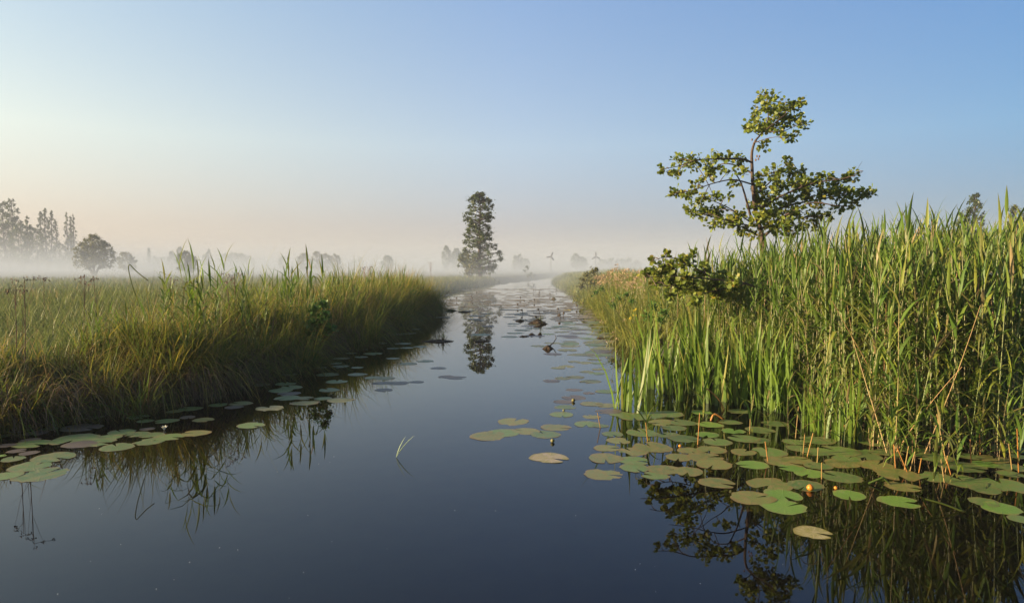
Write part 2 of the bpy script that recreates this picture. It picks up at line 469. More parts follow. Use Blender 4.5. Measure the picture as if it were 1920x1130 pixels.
# ------------------------------------------------------------------ banks, ground, water
LEFT = [(-40, -60), (-22, -2), (-14, 2.6), (-9, 5.0)]
LEFT += [tuple(at(px, py)[:2]) for px, py in ((0, 806), (60, 803), (120, 786), (200, 768), (300, 756), (395, 745), (450, 718), (520, 694), (600, 664), (660, 650), (705, 634), (735, 612), (790, 594), (812, 588))]
LEFT += [(-3.3, 25.2), (-4.7, 29), (-4.6, 34)]
LEFT += [tuple(at(px, py)[:2]) for px, py in ((816, 556), (862, 541), (935, 529), (1003, 523))]
LEFT += [(7, 112), (16, 135)]
RIGHT = [(60, -60), (40, 2), (20, 6.4), (9.5, 7.2), (5.5, 7.7), (3.6, 8.8), (2.75, 10.5), (2.65, 13.0)]
RIGHT += [tuple(at(px, py)[:2]) for px, py in ((1170, 610), (1135, 583), (1100, 560), (1078, 545), (1050, 532))]
RIGHT += [(5.6, 84), (12, 110), (22, 135)]
WPOLY = np.array(LEFT + RIGHT[::-1], float)

def water_sd(X, Y):
    """signed distance to the waterline: negative over water."""
    P = np.stack([X.ravel(), Y.ravel()], -1)
    A, B = WPOLY, np.roll(WPOLY, -1, 0)
    best = np.full(len(P), 1e9)
    ins = np.zeros(len(P), bool)
    for a, b in zip(A, B):
        ab = b - a
        u = np.clip(((P - a) @ ab) / (ab @ ab), 0, 1)
        best = np.minimum(best, np.hypot(*(P - a - u[:, None] * ab).T))
        c = (a[1] > P[:, 1]) != (b[1] > P[:, 1])
        with np.errstate(divide='ignore', invalid='ignore'):
            xi = (b[0] - a[0]) * (P[:, 1] - a[1]) / (b[1] - a[1] + 1e-12) + a[0]
        ins ^= c & (P[:, 0] < xi)
    return np.where(ins, -best, best).reshape(X.shape)

def ground_z(X, Y):
    X, Y = np.asarray(X, float), np.asarray(Y, float)
    s = water_sd(X, Y)
    u = np.clip(s / 1.1, 0, 1)
    up = 0.02 + 0.38 * u * u * (3 - 2 * u)
    up = up + 0.05 * np.sin(X * 0.9 + 1.3 * np.sin(Y * 0.37)) * np.sin(Y * 0.7) * np.clip(s / 2, 0, 1)
    dn = -0.02 - np.clip(-s * 0.5, 0, 0.75)
    return np.where(s > 0, up, dn)

def axis(a, b, step, far_lo, far_hi, g=1.22):
    mid = list(np.arange(a, b, step))
    lo, hi, s = [], [], step
    x = a
    while x > far_lo:
        s *= g; x -= s; lo.append(max(x, far_lo))
    s, x = step, mid[-1]
    while x < far_hi:
        s *= g; x += s; hi.append(min(x, far_hi))
    return np.array(lo[::-1] + mid + hi)

gx, gy = axis(-9, 9, 0.16, -700, 700), axis(2, 30, 0.2, -80, 900, 1.12)
GX, GY = np.meshgrid(gx, gy)
GZ = ground_z(GX, GY)
nx, ny = len(gx), len(gy)
ii = (np.arange(ny - 1)[:, None] * nx + np.arange(nx - 1)[None]).ravel()
me = np_mesh('ground', np.stack([GX.ravel(), GY.ravel(), GZ.ravel()], -1), [np.stack([ii, ii + 1, ii + nx + 1, ii + nx], -1)], M_GROUND, smooth=True)
tag(link('ground', me), 'low marshy meadow ground with the ditch cut through it', kind='structure')
wv = np.array([(-60, -70, 0), (80, -70, 0), (80, 140, 0), (-60, 140, 0)], float)
tag(link('water', np_mesh('water', wv, [np.array([[0, 1, 2, 3]])], M_WATER)), 'still dark ditch water mirroring the sky', kind='structure')

# ------------------------------------------------------------------ air
def box_mesh(name, lo, hi, mat):
    (a, b, c), (d, e, f) = lo, hi
    V = [(a, b, c), (d, b, c), (d, e, c), (a, e, c), (a, b, f), (d, b, f), (d, e, f), (a, e, f)]
    return np_mesh(name, np.array(V), [np.array([(3, 2, 1, 0), (4, 5, 6, 7), (0, 1, 5, 4), (1, 2, 6, 5), (2, 3, 7, 6), (3, 0, 4, 7)])], mat)
tag(link('haze', box_mesh('haze', (-760, -95, -1.9), (760, 960, 27), volume_mat('haze', 0.0012, (0.42, 0.46, 0.53)))), 'thin morning haze over the whole marsh', kind='stuff')
for z, y0, dens in ((0.9, 24, 0.004), (1.4, 28, 0.004), (2.0, 33, 0.0035), (2.7, 39, 0.003), (3.6, 47, 0.0025), (4.8, 58, 0.002), (6.4, 72, 0.0015), (8.6, 90, 0.001)):
    tag(link('mist', box_mesh('mist', (-690 - z, y0, -1.5 - z * .01), (690 + z, 880 + z, z), volume_mat('mist', dens, (0.40, 0.45, 0.53)))), 'low morning mist lying in layers on the meadow', kind='stuff')

# ------------------------------------------------------------------ trees of the background
LEAF_Q = (np.array([(0, 0, 0), (0.5, 0.32, 0.06), (1, 0, 0), (0.5, -0.32, 0.06)], float), [np.array([[0, 1, 2, 3]])], np.array([0, .5, 1, .5]))

def leaf_cloud(C, rad, n_each, size, rng, squash=0.7):
    """n_each leaves round each centre C (k,3) with radii rad (k,)."""
    k = len(C)
    g = rng.normal(size=(k, n_each, 3))
    g /= np.linalg.norm(g, axis=-1, keepdims=True)
    rr = np.abs(rng.normal(0, 0.62, (k, n_each, 1)))
    P = C[:, None] + g * rr * rad[:, None, None] * np.array([1, 1, squash])
    return P.reshape(-1, 3)

def cloud_mesh(name, P, size, mat, rng, tint=None):
    n = len(P)
    M = rot(rng.random(n) * 6.283, rng.normal(0, 0.7, n), None) * (size * (0.6 + 0.8 * rng.random(n)))[:, None, None]
    V, polys, at_ = merge([LEAF_Q], np.zeros(n, int), M, P, rng.random(n) if tint is None else tint)
    return np_mesh(name, V, polys, mat, at_)

def profile_r(shape, s):
    if shape == 'round': return math.sqrt(max(0, 1 - (2 * s - 0.9) ** 2 / 1.25))
    if shape == 'column': return min(1, (s / 0.12) ** 0.6) * (1 - max(0, s - 0.55) ** 1.6 / 0.33) if s < 1 else 0
    if shape == 'cone': return 0.15 + 0.95 * (1 - s) ** 0.7 if s > 0.12 else 0.65
    return min(1, (s / 0.35) ** 0.7) * math.sqrt(max(0, 1 - max(0, (s - 0.35) / 0.66) ** 2))

def tree(name, label, cat, px, d, cols, base_z=0.35, shape='dome', clumps=40, per=70, leaf=0.35, crown_from=0.12, mat=None, group=None, clump_r=0.3, seed=0, trunk_r=None, squash=0.7):
    """cols: (pixel x, top pixel y, half width in pixels) - one or several leaders on one foot."""
    rng = np.random.default_rng(seed + 1000 + int(px * 7))
    k = d / F
    X0 = (px - 960) * k
    root = thing(name, label, cat, (X0, d, base_z), group=group)
    C, RAD, limbs = [], [], []
    for (cx, top, hw) in cols:
        H = at_y(cx, top, d).z - base_z
        ox = (cx - px) * k
        w = hw * k
        n = max(8, int(2.6 * clumps * (w * H) / max(1e-6, sum((c[2] * k) * (at_y(c[0], c[1], d).z - base_z) for c in cols))))
        tr = trunk_r or max(0.06, H * 0.018)
        limbs.append(tube_geo(smooth_path([(0, 0, -0.3), (ox * 0.4, 0, H * 0.2), (ox, 0, H * 0.5), (ox, 0, H * 0.93)], 3), list(np.linspace(tr, tr * 0.2, 10)), 6))
        for i in range(n):
            s = (i + rng.random()) / n
            r = profile_r(shape, s) * w
            a = rng.random() * 6.283
            q = r * (0.35 + 0.6 * rng.random() ** 0.5)
            z = H * (crown_from + (1 - crown_from) * s) * 0.985
            c = np.array([ox + math.cos(a) * q, math.sin(a) * q, z])
            C.append(c); RAD.append(max(0.18, clump_r * w * (0.6 + 0.7 * rng.random()) * (1.0 if s < 0.85 else 0.6)))
            if i % 2 == 0:
                st = np.array([ox * min(1, z / H * 2), 0, max(0.2, z - q * 0.5)])
                limbs.append(tube_geo([st, (st + c) / 2 + np.array([0, 0, 0.04 * H]), c], [tr * 0.3, tr * 0.2, tr * 0.08], 4))
    V, polys, t = join(limbs)
    link('trunk', np_mesh('trunk', V, polys, M_BARK), root)
    P = leaf_cloud(np.array(C), np.array(RAD), int(per * 0.5), leaf, rng, squash)
    P = P[P[:, 2] > 0.15]
    link('crown', cloud_mesh('crown', P, leaf, mat or M_FAR, rng), root)
    return root

tree('tall_tree', 'tall broad hazy tree with two rounded tops beside the dense dark thicket', 'tree', 18, 230, [(10, 378, 22), (27, 372, 16), (38, 405, 14)], clumps=85, per=60, leaf=0.6, shape='dome', clump_r=0.24)
tree('tall_tree', 'hazy tree cut by the photo edge, lower than the two-topped tree beside it', 'tree', -14, 230, [(-12, 402, 26)], clumps=45, per=60, leaf=0.45, clump_r=0.26)
tree('leafy_tree', 'dense dark rounded tree in the mist between the two-topped tree and the poplars', 'tree', 46, 210, [(42, 418, 22), (55, 404, 7), (62, 424, 14)], clumps=60, per=90, leaf=0.45, clump_r=0.3)
tree('poplar', 'broad poplar with several upright spires, larger of the two poplars in mist', 'tree', 92, 230, [(80, 396, 7), (88, 390, 8), (100, 394, 7), (108, 410, 6)], clumps=90, per=65, leaf=0.42, shape='column', clump_r=0.42, crown_from=0.1)
tree('poplar', 'narrow poplar with three spires behind the round willow', 'tree', 134, 230, [(129, 399, 5.5), (136, 404, 4.5), (141, 403, 5), (134, 440, 12)], clumps=70, per=65, leaf=0.4, shape='column', clump_r=0.45)
tree('leafy_tree', 'low dark tree filling the gap under the broad poplar', 'tree', 72, 215, [(72, 428, 16), (112, 455, 20)], clumps=50, per=80, leaf=0.42)
tree('pollard_willow', 'round pollard willow on a short trunk standing alone in the mist', 'tree', 177, 92, [(176, 440, 24), (160, 455, 22), (196, 452, 20)], base_z=0.4, clumps=90, per=110, leaf=0.2, shape='round', mat=M_WILLOW, crown_from=0.24, clump_r=0.3, trunk_r=0.22)
tree('pollard_willow', 'small faint willow to the right of the round lone willow', 'tree', 238, 120, [(236, 473, 16), (250, 482, 8)], clumps=40, per=70, leaf=0.25, shape='round', mat=M_WILLOW, crown_from=0.2)
tree('poplar', 'tiny single far poplar poking out of the mist', 'tree', 281, 300, [(281, 465, 3)], clumps=22, per=50, leaf=0.5, shape='column', clump_r=0.7)
tree('leafy_tree', 'low far tree at the foot of the tiny poplar', 'tree', 297, 300, [(292, 481, 5), (305, 483, 12)], clumps=24, per=50, leaf=0.6)
tree('leafy_tree', 'faint double-topped far tree behind the dark willow bush', 'tree', 332, 240, [(323, 472, 8), (338, 463, 6)], clumps=40, per=60, leaf=0.55)
tree('pollard_willow', 'dark feathery willow bush behind the tallest reeds of the grassy bank', 'tree', 351, 95, [(348, 471, 16), (358, 478, 12)], clumps=55, per=90, leaf=0.2, shape='round', mat=M_WILLOW, crown_from=0.2)
tree('leafy_tree', 'small far tree leaning to a point beside the long flat grove', 'tree', 393, 250, [(393, 468, 6), (386, 477, 10)], clumps=36, per=50, leaf=0.5)
tree('far_grove', 'long flat-topped grove of trees far off in the mist', 'grove', 440, 280, [(425, 476, 12), (440, 474, 14), (455, 475, 14), (468, 480, 10)], clumps=70, per=60, leaf=0.6)
tree('leafy_tree', 'small faint round tree between the flat grove and the feathery grove', 'tree', 530, 210, [(530, 481, 8)], clumps=24, per=70, leaf=0.35)
tree('far_grove', 'feathery grove of willows half sunk in mist beyond the grassy bank', 'grove', 602, 150, [(570, 475, 14), (594, 472, 12), (612, 476, 14), (630, 477, 13)], clumps=90, per=80, leaf=0.32, mat=M_WILLOW)
tree('leafy_tree', 'very faint low tree right of the feathery grove', 'tree', 672, 260, [(664, 488, 10), (677, 483, 6)], clumps=24, per=50, leaf=0.5)
tree('leafy_tree', 'small round hazy tree alone between the feathery grove and the tall alder', 'tree', 727, 160, [(727, 480, 12)], clumps=30, per=80, leaf=0.36)
tree('leafy_tree', 'blue-grey far tree peeping out behind the tall alder', 'tree', 838, 190, [(837, 462, 10), (856, 466, 12)], clumps=50, per=70, leaf=0.45)
tree('leafy_tree', 'faint spiky far tree right of the tall alder', 'tree', 972, 190, [(966, 479, 6), (975, 477, 6), (985, 485, 10)], clumps=40, per=60, leaf=0.4)
tree('leafy_tree', 'faint dome-shaped far tree between the two little windmills', 'tree', 1083, 210, [(1079, 476, 9), (1092, 482, 10)], clumps=44, per=70, leaf=0.45)
tree('far_grove', 'faint low grove behind the pale plumed bank', 'grove', 1160, 240, [(1130, 487, 12), (1146, 484, 10), (1163, 486, 14), (1179, 483, 6), (1195, 489, 10)], clumps=70, per=60, leaf=0.5)
tree('leafy_tree', 'hazy tree showing above the reed tops below the tallest reed', 'tree', 1823, 62, [(1823, 362, 17), (1800, 398, 14)], clumps=60, per=70, leaf=0.2, clump_r=0.26, crown_from=0.3)
tree('leafy_tree', 'hazy spreading tree above the reeds at the photo edge', 'tree', 1905, 62, [(1900, 384, 15), (1925, 392, 26), (1893, 412, 18)], clumps=80, per=70, leaf=0.2, clump_r=0.26, crown_from=0.3)

# the tall alder beside the ditch, built tier by tier
def tall_alder():
    rng = np.random.default_rng(5)
    d = 66.0
    k = d / F
    base = Vector(((899 - 960) * k, d, 0.4))
    root = thing('alder_tree', 'tall slender dark alder standing alone on the far bank of the ditch', 'tree', base)
    H = at_y(897, 361, d).z - base.z
    limbs = [tube_geo(smooth_path([(0.1, 0, -0.2), (0, 0, H * .3), (0.05, 0, H * .6), (0.1, 0, H * .97)], 4), list(np.linspace(0.19, 0.02, 13)), 7)]
    prof = [(361, 6, 8), (372, 18, 16), (382, 24, 28), (392, 20, 29), (400, 27, 22), (412, 28, 30), (420, 20, 26), (432, 26, 22), (445, 34, 28), (458, 32, 32), (468, 30, 38), (480, 42, 43), (490, 46, 44), (498, 40, 32), (508, 26, 34), (514, 16, 20)]
    C, RAD = [], []
    for i in range(340):
        u = rng.random()
        y = 362 + u ** 0.85 * 151
        j = max(1, min(len(prof) - 1, next((q for q, p in enumerate(prof) if p[0] >= y), len(prof) - 1)))
        f = (y - prof[j - 1][0]) / (prof[j][0] - prof[j - 1][0])
        lw = prof[j - 1][1] + f * (prof[j][1] - prof[j - 1][1])
        rw = prof[j - 1][2] + f * (prof[j][2] - prof[j - 1][2])
        a = rng.random() * 6.283
        q = (0.3 + 0.62 * rng.random() ** 0.6)
        ex = math.cos(a); ex = 1.1 * ex * (rw if ex > 0 else lw) * k * q
        ey = math.sin(a) * 0.5 * (lw + rw) * k * q
        z = at_y(897, y, d).z - base.z
        c = np.array([ex, ey, z])
        C.append(c); RAD.append((0.16 + 0.24 * rng.random()) * (1.0 if y > 380 else 0.8))
        st = np.array([0.05, 0, max(0.3, z - 0.25 * math.hypot(ex, ey))])
        limbs.append(tube_geo([st, (st + c) / 2 + np.array([0, 0, 0.06]), c], [0.035, 0.022, 0.008], 4))
    V, polys, t = join(limbs)
    link('trunk', np_mesh('trunk', V, polys, M_BARK), root)
    P = leaf_cloud(np.array(C), np.array(RAD), 62, 0.1, rng, 0.62)
    link('crown', cloud_mesh('crown', P, 0.15, M_FAR, rng), root)
tall_alder()

def shrub(name, label, cat, px, py_base, d, blobs, leaf, n, mat, base_z=0.35, seed=3, twig=0.012):
    rng = np.random.default_rng(seed)
    b = at_y(px, py_base, d); b.z = base_z
    root = thing(name, label, cat, b)
    C, RAD, limbs = [], [], []
    for (bx, by, r) in blobs:
        c = at_y(bx, by, d + rng.normal(0, r * d / F * 0.5)) - b
        C.append(tuple(c)); RAD.append(r * d / F)
        limbs.append(tube_geo(smooth_path([(rng.normal(0, .05), 0, -0.1), tuple(c * 0.5 + Vector((0, 0, 0.05))), tuple(c)], 3), list(np.linspace(twig, twig * 0.3, 7)), 4))
    V, polys, t = join(limbs)
    link('stem', np_mesh('stem', V, polys, M_BARK), root)
    P = leaf_cloud(np.array(C), np.array(RAD), n, leaf, rng, 0.85)
    link('foliage', cloud_mesh('foliage', P, leaf, mat, rng), root)
    return root
shrub('bush', 'yellow-green bush at the foot of the tall slender alder', 'bush', 881, 520, 62, [(878, 480, 9), (870, 490, 8), (888, 488, 10), (880, 500, 10), (876, 512, 9), (888, 508, 9), (864, 487, 6)], 0.16, 150, M_WILLOW, twig=0.03)
shrub('bush', 'small lone bush on the tip of the far bank', 'bush', 991, 522, 80, [(990, 503, 5), (984, 508, 4), (996, 513, 5), (991, 515, 6), (1001, 517, 4), (988, 500, 3)], 0.16, 45, M_FAR, twig=0.02)
shrub('bush', 'olive bush on the misty end of the pale plumed bank', 'bush', 1105, 545, 34, [(1100, 515, 10), (1112, 510, 10), (1095, 525, 11), (1108, 528, 14), (1120, 520, 12), (1090, 537, 8), (1118, 505, 4), (1122, 535, 12)], 0.09, 330, M_WILLOW, twig=0.015)
shrub('herb', 'leafy bright green herb growing out of the shaded bank', 'herb', 598, 650, 11.2, [(590, 580, 14), (603, 600, 18), (585, 610, 16), (612, 590, 12), (600, 625, 18), (580, 630, 14), (618, 618, 12), (606, 570, 10)], 0.06, 190, M_HERB, base_z=0.2, twig=0.006)
shrub('herb', 'leafy green herb with pale flowers near the far corner of the bank', 'herb', 770, 590, 21, [(768, 555, 10), (778, 548, 8), (762, 565, 10), (780, 562, 9)], 0.06, 120, M_HERB, base_z=0.2, twig=0.006)

shrub('herb', 'yellowish leafy herb on the sunny bank between plumes and sword leaves', 'herb', 1165, 600, 16.5, [(1160, 560, 12), (1175, 552, 10), (1150, 572, 10), (1185, 565, 10)], 0.05, 150, M_HERB, base_z=0.2, twig=0.006)
shrub('herb', 'low green herb at the misty end of the sunny bank', 'herb', 1122, 570, 25, [(1118, 548, 8), (1128, 542, 8), (1135, 552, 8)], 0.07, 120, M_HERB, base_z=0.2, twig=0.006)
shrub('herb', 'dark green herb under the low spreading alder bush', 'herb', 1232, 620, 11.5, [(1225, 575, 14), (1245, 585, 14), (1215, 595, 12), (1238, 600, 12)], 0.05, 150, M_HERB, base_z=0.2, twig=0.006)

# two little windmills far out in the meadow
def windmill(px, hub_y, foot_y, d, lab, spin):
    k = d / F
    hub = at_y(px, hub_y, d)
    root = thing('windmill', lab, 'windmill', (hub.x, d, 0.4), group='little three-bladed windmills in the mist')
    z = hub.z - 0.4
    V, p, t = tube_geo([(0, 0, -0.2), (0, 0, z)], [0.06, 0.045], 6)
    link('pole', np_mesh('pole', V, p, M_METAL), root)
    V, p, t = tube_geo([(0, -0.35, z), (0, -0.3, z), (0, 0.3, z), (0, 0.55, z)], [0.02, 0.09, 0.09, 0.03], 8)
    hub_o = link('hub', np_mesh('hub', V, p, M_METAL), root)
    for j in range(3):
        a = spin + j * 2.094
        L = 8.5 * k
        pts = []
        ux, uz = math.cos(a), math.sin(a)
        V = []
        for u, w in ((0.05, 0.05), (0.25, 0.15), (1.0, 0.11)):
            for s, dy in ((-1, -0.03), (1, 0.03)):
                for th in (-0.012, 0.012):
                    V.append((ux * L * u - uz * w * s, -0.33 + dy + th, z + uz * L * u + ux * w * s))
        q = []
        for i in range(2):
            o = i * 4
            q += [(o, o + 2, o + 6, o + 4), (o + 1, o + 5, o + 7, o + 3), (o, o + 4, o + 5, o + 1), (o + 2, o + 3, o + 7, o + 6)]
        q += [(0, 1, 3, 2), (8, 10, 11, 9)]
        link('blade', np_mesh('blade', np.array(V), [np.array(q)], M_METAL), hub_o)
windmill(1033, 481, 500, 125, 'little windmill on a thin pole, nearer the tall alder', R(68))
windmill(1117, 481, 500, 140, 'little windmill on a thin pole above the pale plumed bank', R(92))

# ------------------------------------------------------------------ grass
GRASS_V = [flat_blade_variant(4, 0.0045, b, s) for b, s in ((0.25, 0.0), (0.6, 0.05), (0.9, 0.25), (1.1, 0.45), (0.45, 0.12))]
GRASS_S = [flat_blade_variant(2, 0.007, b, s) for b, s in ((0.3, 0.0), (0.7, 0.1), (1.0, 0.3))]

def grass_object(name, label, P, length, tilt, width, mat, variants, rng, tint=None, az=None, which=None):
    n = len(P)
    az = rng.random(n) * 6.283 if az is None else az
    M = rot(az, tilt)
    S = np.stack([length, width, length], -1)
    M = M * S[:, None, :]
    w = rng.integers(0, len(variants), n) if which is None else which
    V, polys, at_ = merge(variants, w, M, P, rng.random(n) if tint is None else tint)
    return tag(link(name, np_mesh(name, V, polys, mat, at_)), label, kind='stuff')

def along(poly, step, rng, i0=0, i1=None):
    pts, nrm = [], []
    poly = poly[i0:i1]
    for a, b in zip(poly[:-1], poly[1:]):
        a, b = np.array(a), np.array(b)
        L = np.linalg.norm(b - a)
        n = max(1, int(L / step))
        for i in range(n):
            pts.append(a + (b - a) * (i + rng.random()) / n)
            t = (b - a) / L
            nrm.append((-t[1], t[0]))
    return np.array(pts), np.array(nrm)

def left_bank():
    rng = np.random.default_rng(11)
    P, Nn = along(LEFT, 0.17, rng, 2, 19)
    Ps, az, ln, tl, tint, wd = [], [], [], [], [], []
    for (p, n) in zip(P, Nn):
        d = p[1]
        near = min(1.0, 12.0 / max(4, d))
        for row in range(4):
            off = (0.05, 0.42, 0.85, 1.4)[row] + rng.normal(0, 0.13)
            c = p + n * (off - (0.26 * math.sin(d * 1.9 + 1) + 0.16 * math.sin(d * 4.3)) * (row < 2) * (d < 17))
            m = int((150, 120, 95, 75)[row] * (0.45 + 0.55 * near) * (0.6 + 0.8 * rng.random()))
            h = (0.95, 1.1, 1.02, 0.8)[row] * (1 + 0.13 * math.sin(d * 2.3 + 0.5) + 0.08 * math.sin(d * 5.1)) * (0.68 + 0.55 * rng.random()) * float(np.interp(d, [6.5, 7.2, 8.4, 10, 14, 18], [0.55, 0.62, 0.84, 0.9, 1.02, 1.22]))
            a = rng.random(m) * 6.283
            if row == 0:        # tussocks at the edge lean out over the water
                out = math.atan2(-n[1], -n[0])
                a = np.where(rng.random(m) < 0.45, out + rng.normal(0, 0.9, m), a)
            q = rng.random(m) ** 0.5 * 0.16
            b = rng.random(m) * 6.283
            Ps.append(np.stack([c[0] + np.cos(b) * q, c[1] + np.sin(b) * q, np.zeros(m)], -1))
            az.append(a)
            ln.append(h * (0.5 + 0.75 * rng.random(m)))
            tl.append(np.abs(rng.normal(0.16, 0.28, m)) + (0.08 if row == 0 else 0))
            g = rng.random()
            tint.append(np.clip(rng.normal(0.35 + 0.45 * g, 0.24, m), 0, 1))
            wd.append(np.full(m, 1.0 + 0.04 * max(0, d - 8)) * (0.7 + 0.6 * rng.random(m)) * (2.0 if rng.random() < 0.22 else 1.0))
    Ps = np.concatenate(Ps); az = np.concatenate(az); ln = np.concatenate(ln)
    Ps[:, 2] = ground_z(Ps[:, 0], Ps[:, 1]).clip(-0.1) - 0.02
    grass_object('sedge_grass', 'long arching sedge grass covering the shaded bank', Ps, ln, np.concatenate(tl), np.concatenate(wd), M_SEDGE, GRASS_V, rng, np.concatenate(tint), az)
    n = 900                                       # pale upright flowering stalks standing through the sedge
    P, Nn = along(LEFT, 0.1, rng, 3, 19)
    i = rng.integers(0, len(P), n)
    B = P[i] + Nn[i] * rng.uniform(-0.05, 1.3, n)[:, None]
    hh = np.interp(B[:, 1], [6.5, 7.4, 8.4, 10, 16], [0.7, 0.8, 1.15, 1.2, 1.35]) * rng.uniform(0.5, 1.1, n)
    grass_object('sedge_stalks', 'thin pale flowering stalks standing through the sedge of the shaded bank', np.column_stack([B, ground_z(B[:, 0], B[:, 1]).clip(-0.05)]), hh, np.abs(rng.normal(0, 0.14, n)), 0.7 + 0.5 * rng.random(n), M_STRAW, GRASS_V[:1] + GRASS_V[4:], rng)
    n = 700
    P, Nn = along(LEFT, 0.1, rng, 3, 19)
    i = (len(P) * rng.random(n) ** 1.6).astype(int)
    B = P[i] + Nn[i] * rng.uniform(-0.1, 0.8, n)[:, None]
    out = np.arctan2(-Nn[i][:, 1], -Nn[i][:, 0]) + rng.normal(0, 0.9, n)
    arch = [flat_blade_variant(6, 0.0062, b, g) for b, g in ((1.2, 0.55), (0.9, 0.75), (1.4, 0.4))]
    grass_object('arching_sedge', 'long pale blades of sedge arching down over the water of the shaded bank', np.column_stack([B, ground_z(B[:, 0], B[:, 1]).clip(-0.05)]), np.interp(B[:, 1], [6.5, 8, 10, 16], [0.95, 1.15, 1.25, 1.35]) * rng.uniform(0.7, 1.1, n), rng.uniform(0.05, 0.4, n), rng.uniform(0.8, 1.4, n), M_SEDGE, arch, rng, np.clip(rng.normal(0.75, 0.2, n), 0.17, 1), out)
    # withered thatch hanging at the foot of the tussocks
    P, Nn = along(LEFT, 0.05, rng, 2, 19)
    m = 14
    n = len(P) * m
    off = rng.normal(0.0, 0.12, n)
    B = np.repeat(P, m, 0) + np.repeat(Nn, m, 0) * off[:, None] + rng.normal(0, 0.05, (n, 2))
    out = np.arctan2(-np.repeat(Nn[:, 1], m), -np.repeat(Nn[:, 0], m))
    Z = ground_z(B[:, 0], B[:, 1]).clip(0.0) + 0.02 + rng.random(n) * 0.35
    grass_object('dead_thatch_grass', 'brown withered grass hanging at the waterline of the shaded bank', np.column_stack([B, Z]), 0.3 + 0.35 * rng.random(n), 0.5 + 0.9 * rng.random(n), 0.9 + 0.5 * rng.random(n), M_THATCH, GRASS_V[2:4], rng, None, out + rng.normal(0, 0.8, n))
left_bank()

def meadow():
    rng = np.random.default_rng(12)
    n = 150000
    d = 5.5 + 62 * rng.random(n) ** 1.5
    a = rng.uniform(-0.80, 0.12, n)
    X, Y = d * np.sin(a) * 1.15, d * np.cos(a)
    s = water_sd(X, Y)
    k = (s > 1.0)
    X, Y, d = X[k], Y[k], d[k]
    n = len(X)
    patch = np.sin(X * 0.8 + np.sin(Y * 0.5) * 2) * np.sin(Y * 0.45 + X * 0.2)
    ln = (0.42 + 0.22 * rng.random(n) + 0.1 * patch)
    Z = ground_z(X, Y) - 0.03
    grass_object('meadow_grass', 'dewy meadow grass stretching back into the mist', np.column_stack([X, Y, Z]), ln, np.abs(rng.normal(0.3, 0.35, n)), (0.35 + 0.045 * d), M_MEADOW, GRASS_S, rng, np.clip(rng.normal(0.5, 0.25, n) + 0.15 * patch, 0, 1))
meadow()

def far_banks():
    rng = np.random.default_rng(13)
    P, Nn = along(LEFT, 0.1, rng, 19, 24)
    m = 26
    n = len(P) * m
    B = np.repeat(P, m, 0) + np.repeat(Nn, m, 0) * (rng.random(n) ** 1.5 * 5.0)[:, None] + rng.normal(0, 0.2, (n, 2))
    Z = ground_z(B[:, 0], B[:, 1]).clip(-0.05) - 0.03
    d = B[:, 1]
    grass_object('bank_grass', 'rough grass along the misty far bank under the tall alder', np.column_stack([B, Z]), 0.2 + 0.35 * rng.random(n), np.abs(rng.normal(0.15, 0.2, n)), 0.5 + 0.06 * d, M_MEADOW, GRASS_S, rng)
    # right-hand bank from the reeds back into the mist
    P, Nn = along(RIGHT, 0.09, rng, 7, 15)
    m = 75
    n = len(P) * m
    B = np.repeat(P, m, 0) - np.repeat(Nn, m, 0) * (-0.35 + rng.random(n) ** 1.2 * 4.2)[:, None] + rng.normal(0, 0.1, (n, 2))
    Z = ground_z(B[:, 0], B[:, 1]).clip(-0.12) - 0.02
    d = B[:, 1]
    grass_object('bank_grass', 'yellow-green grass and weeds on the sunny bank behind the reeds', np.column_stack([B, Z]), (0.8 + 0.55 * rng.random(n)) * np.interp(960 + B[:, 0] / B[:, 1] * F, [1080, 1125, 1150], [0.55, 0.7, 1.0]), np.abs(rng.normal(0.1, 0.22, n)), (1.0 + 0.05 * d) * rng.choice([0.6, 0.9, 1.3, 2.3], n), M_BANK, GRASS_V, rng, np.clip(rng.normal(0.66, 0.2, n), 0.16, 1))
far_banks()

# ------------------------------------------------------------------ reeds
REED_LEAF = [blade_variant(4, w, b, f, bl, s) for w, b, f, bl, s in ((0.033, 0.25, .3, .3, 0), (0.04, 0.5, .35, .3, .05), (0.033, 0.8, .3, .25, .15), (0.044, 0.15, .5, .35, 0), (0.034, 1.0, .25, .3, .3))]
REED_STEM = [stem_variant(6, 0.0052, 0.0022, b, 4) for b in (0.0, 0.05, 0.11, -0.04)]

def reed_plan(rng, h):
    """leaf list of one reed: (height, azimuth, tilt, length, variant)."""
    n = int(rng.integers(10, 14))
    a0 = rng.random() * 6.283
    out = []
    lo = rng.uniform(0.05, 0.28)
    for i in range(n):
        u = lo + (0.97 - lo) * (i / (n - 1)) ** 0.9
        top = u > 0.85
        a = a0 + (i % 2) * math.pi + rng.normal(0, 0.5)
        tilt = rng.uniform(0.02, 0.35) if top else rng.uniform(0.25, 1.0)
        L = rng.uniform(0.29, 0.52) * min(1.0, 0.4 + 0.4 * h) * (0.85 if top else 1.0)
        out.append((u * h, a, tilt, L, int(rng.choice([0, 3] if top else [0, 1, 2, 3, 4, 1]))))
    return out

def stem_xy(var, u, h, az, tilt):
    """where the bent stem is at relative height u (local offsets)."""
    b = (0.0, 0.05, 0.11, -0.04)[var]
    x = b * u * u
    z = u
    ct, st = math.cos(tilt), math.sin(tilt)
    X, Z = (x * ct + z * st) * h, (-x * st + z * ct) * h
    return np.array([math.cos(az) * X, math.sin(az) * X, Z])

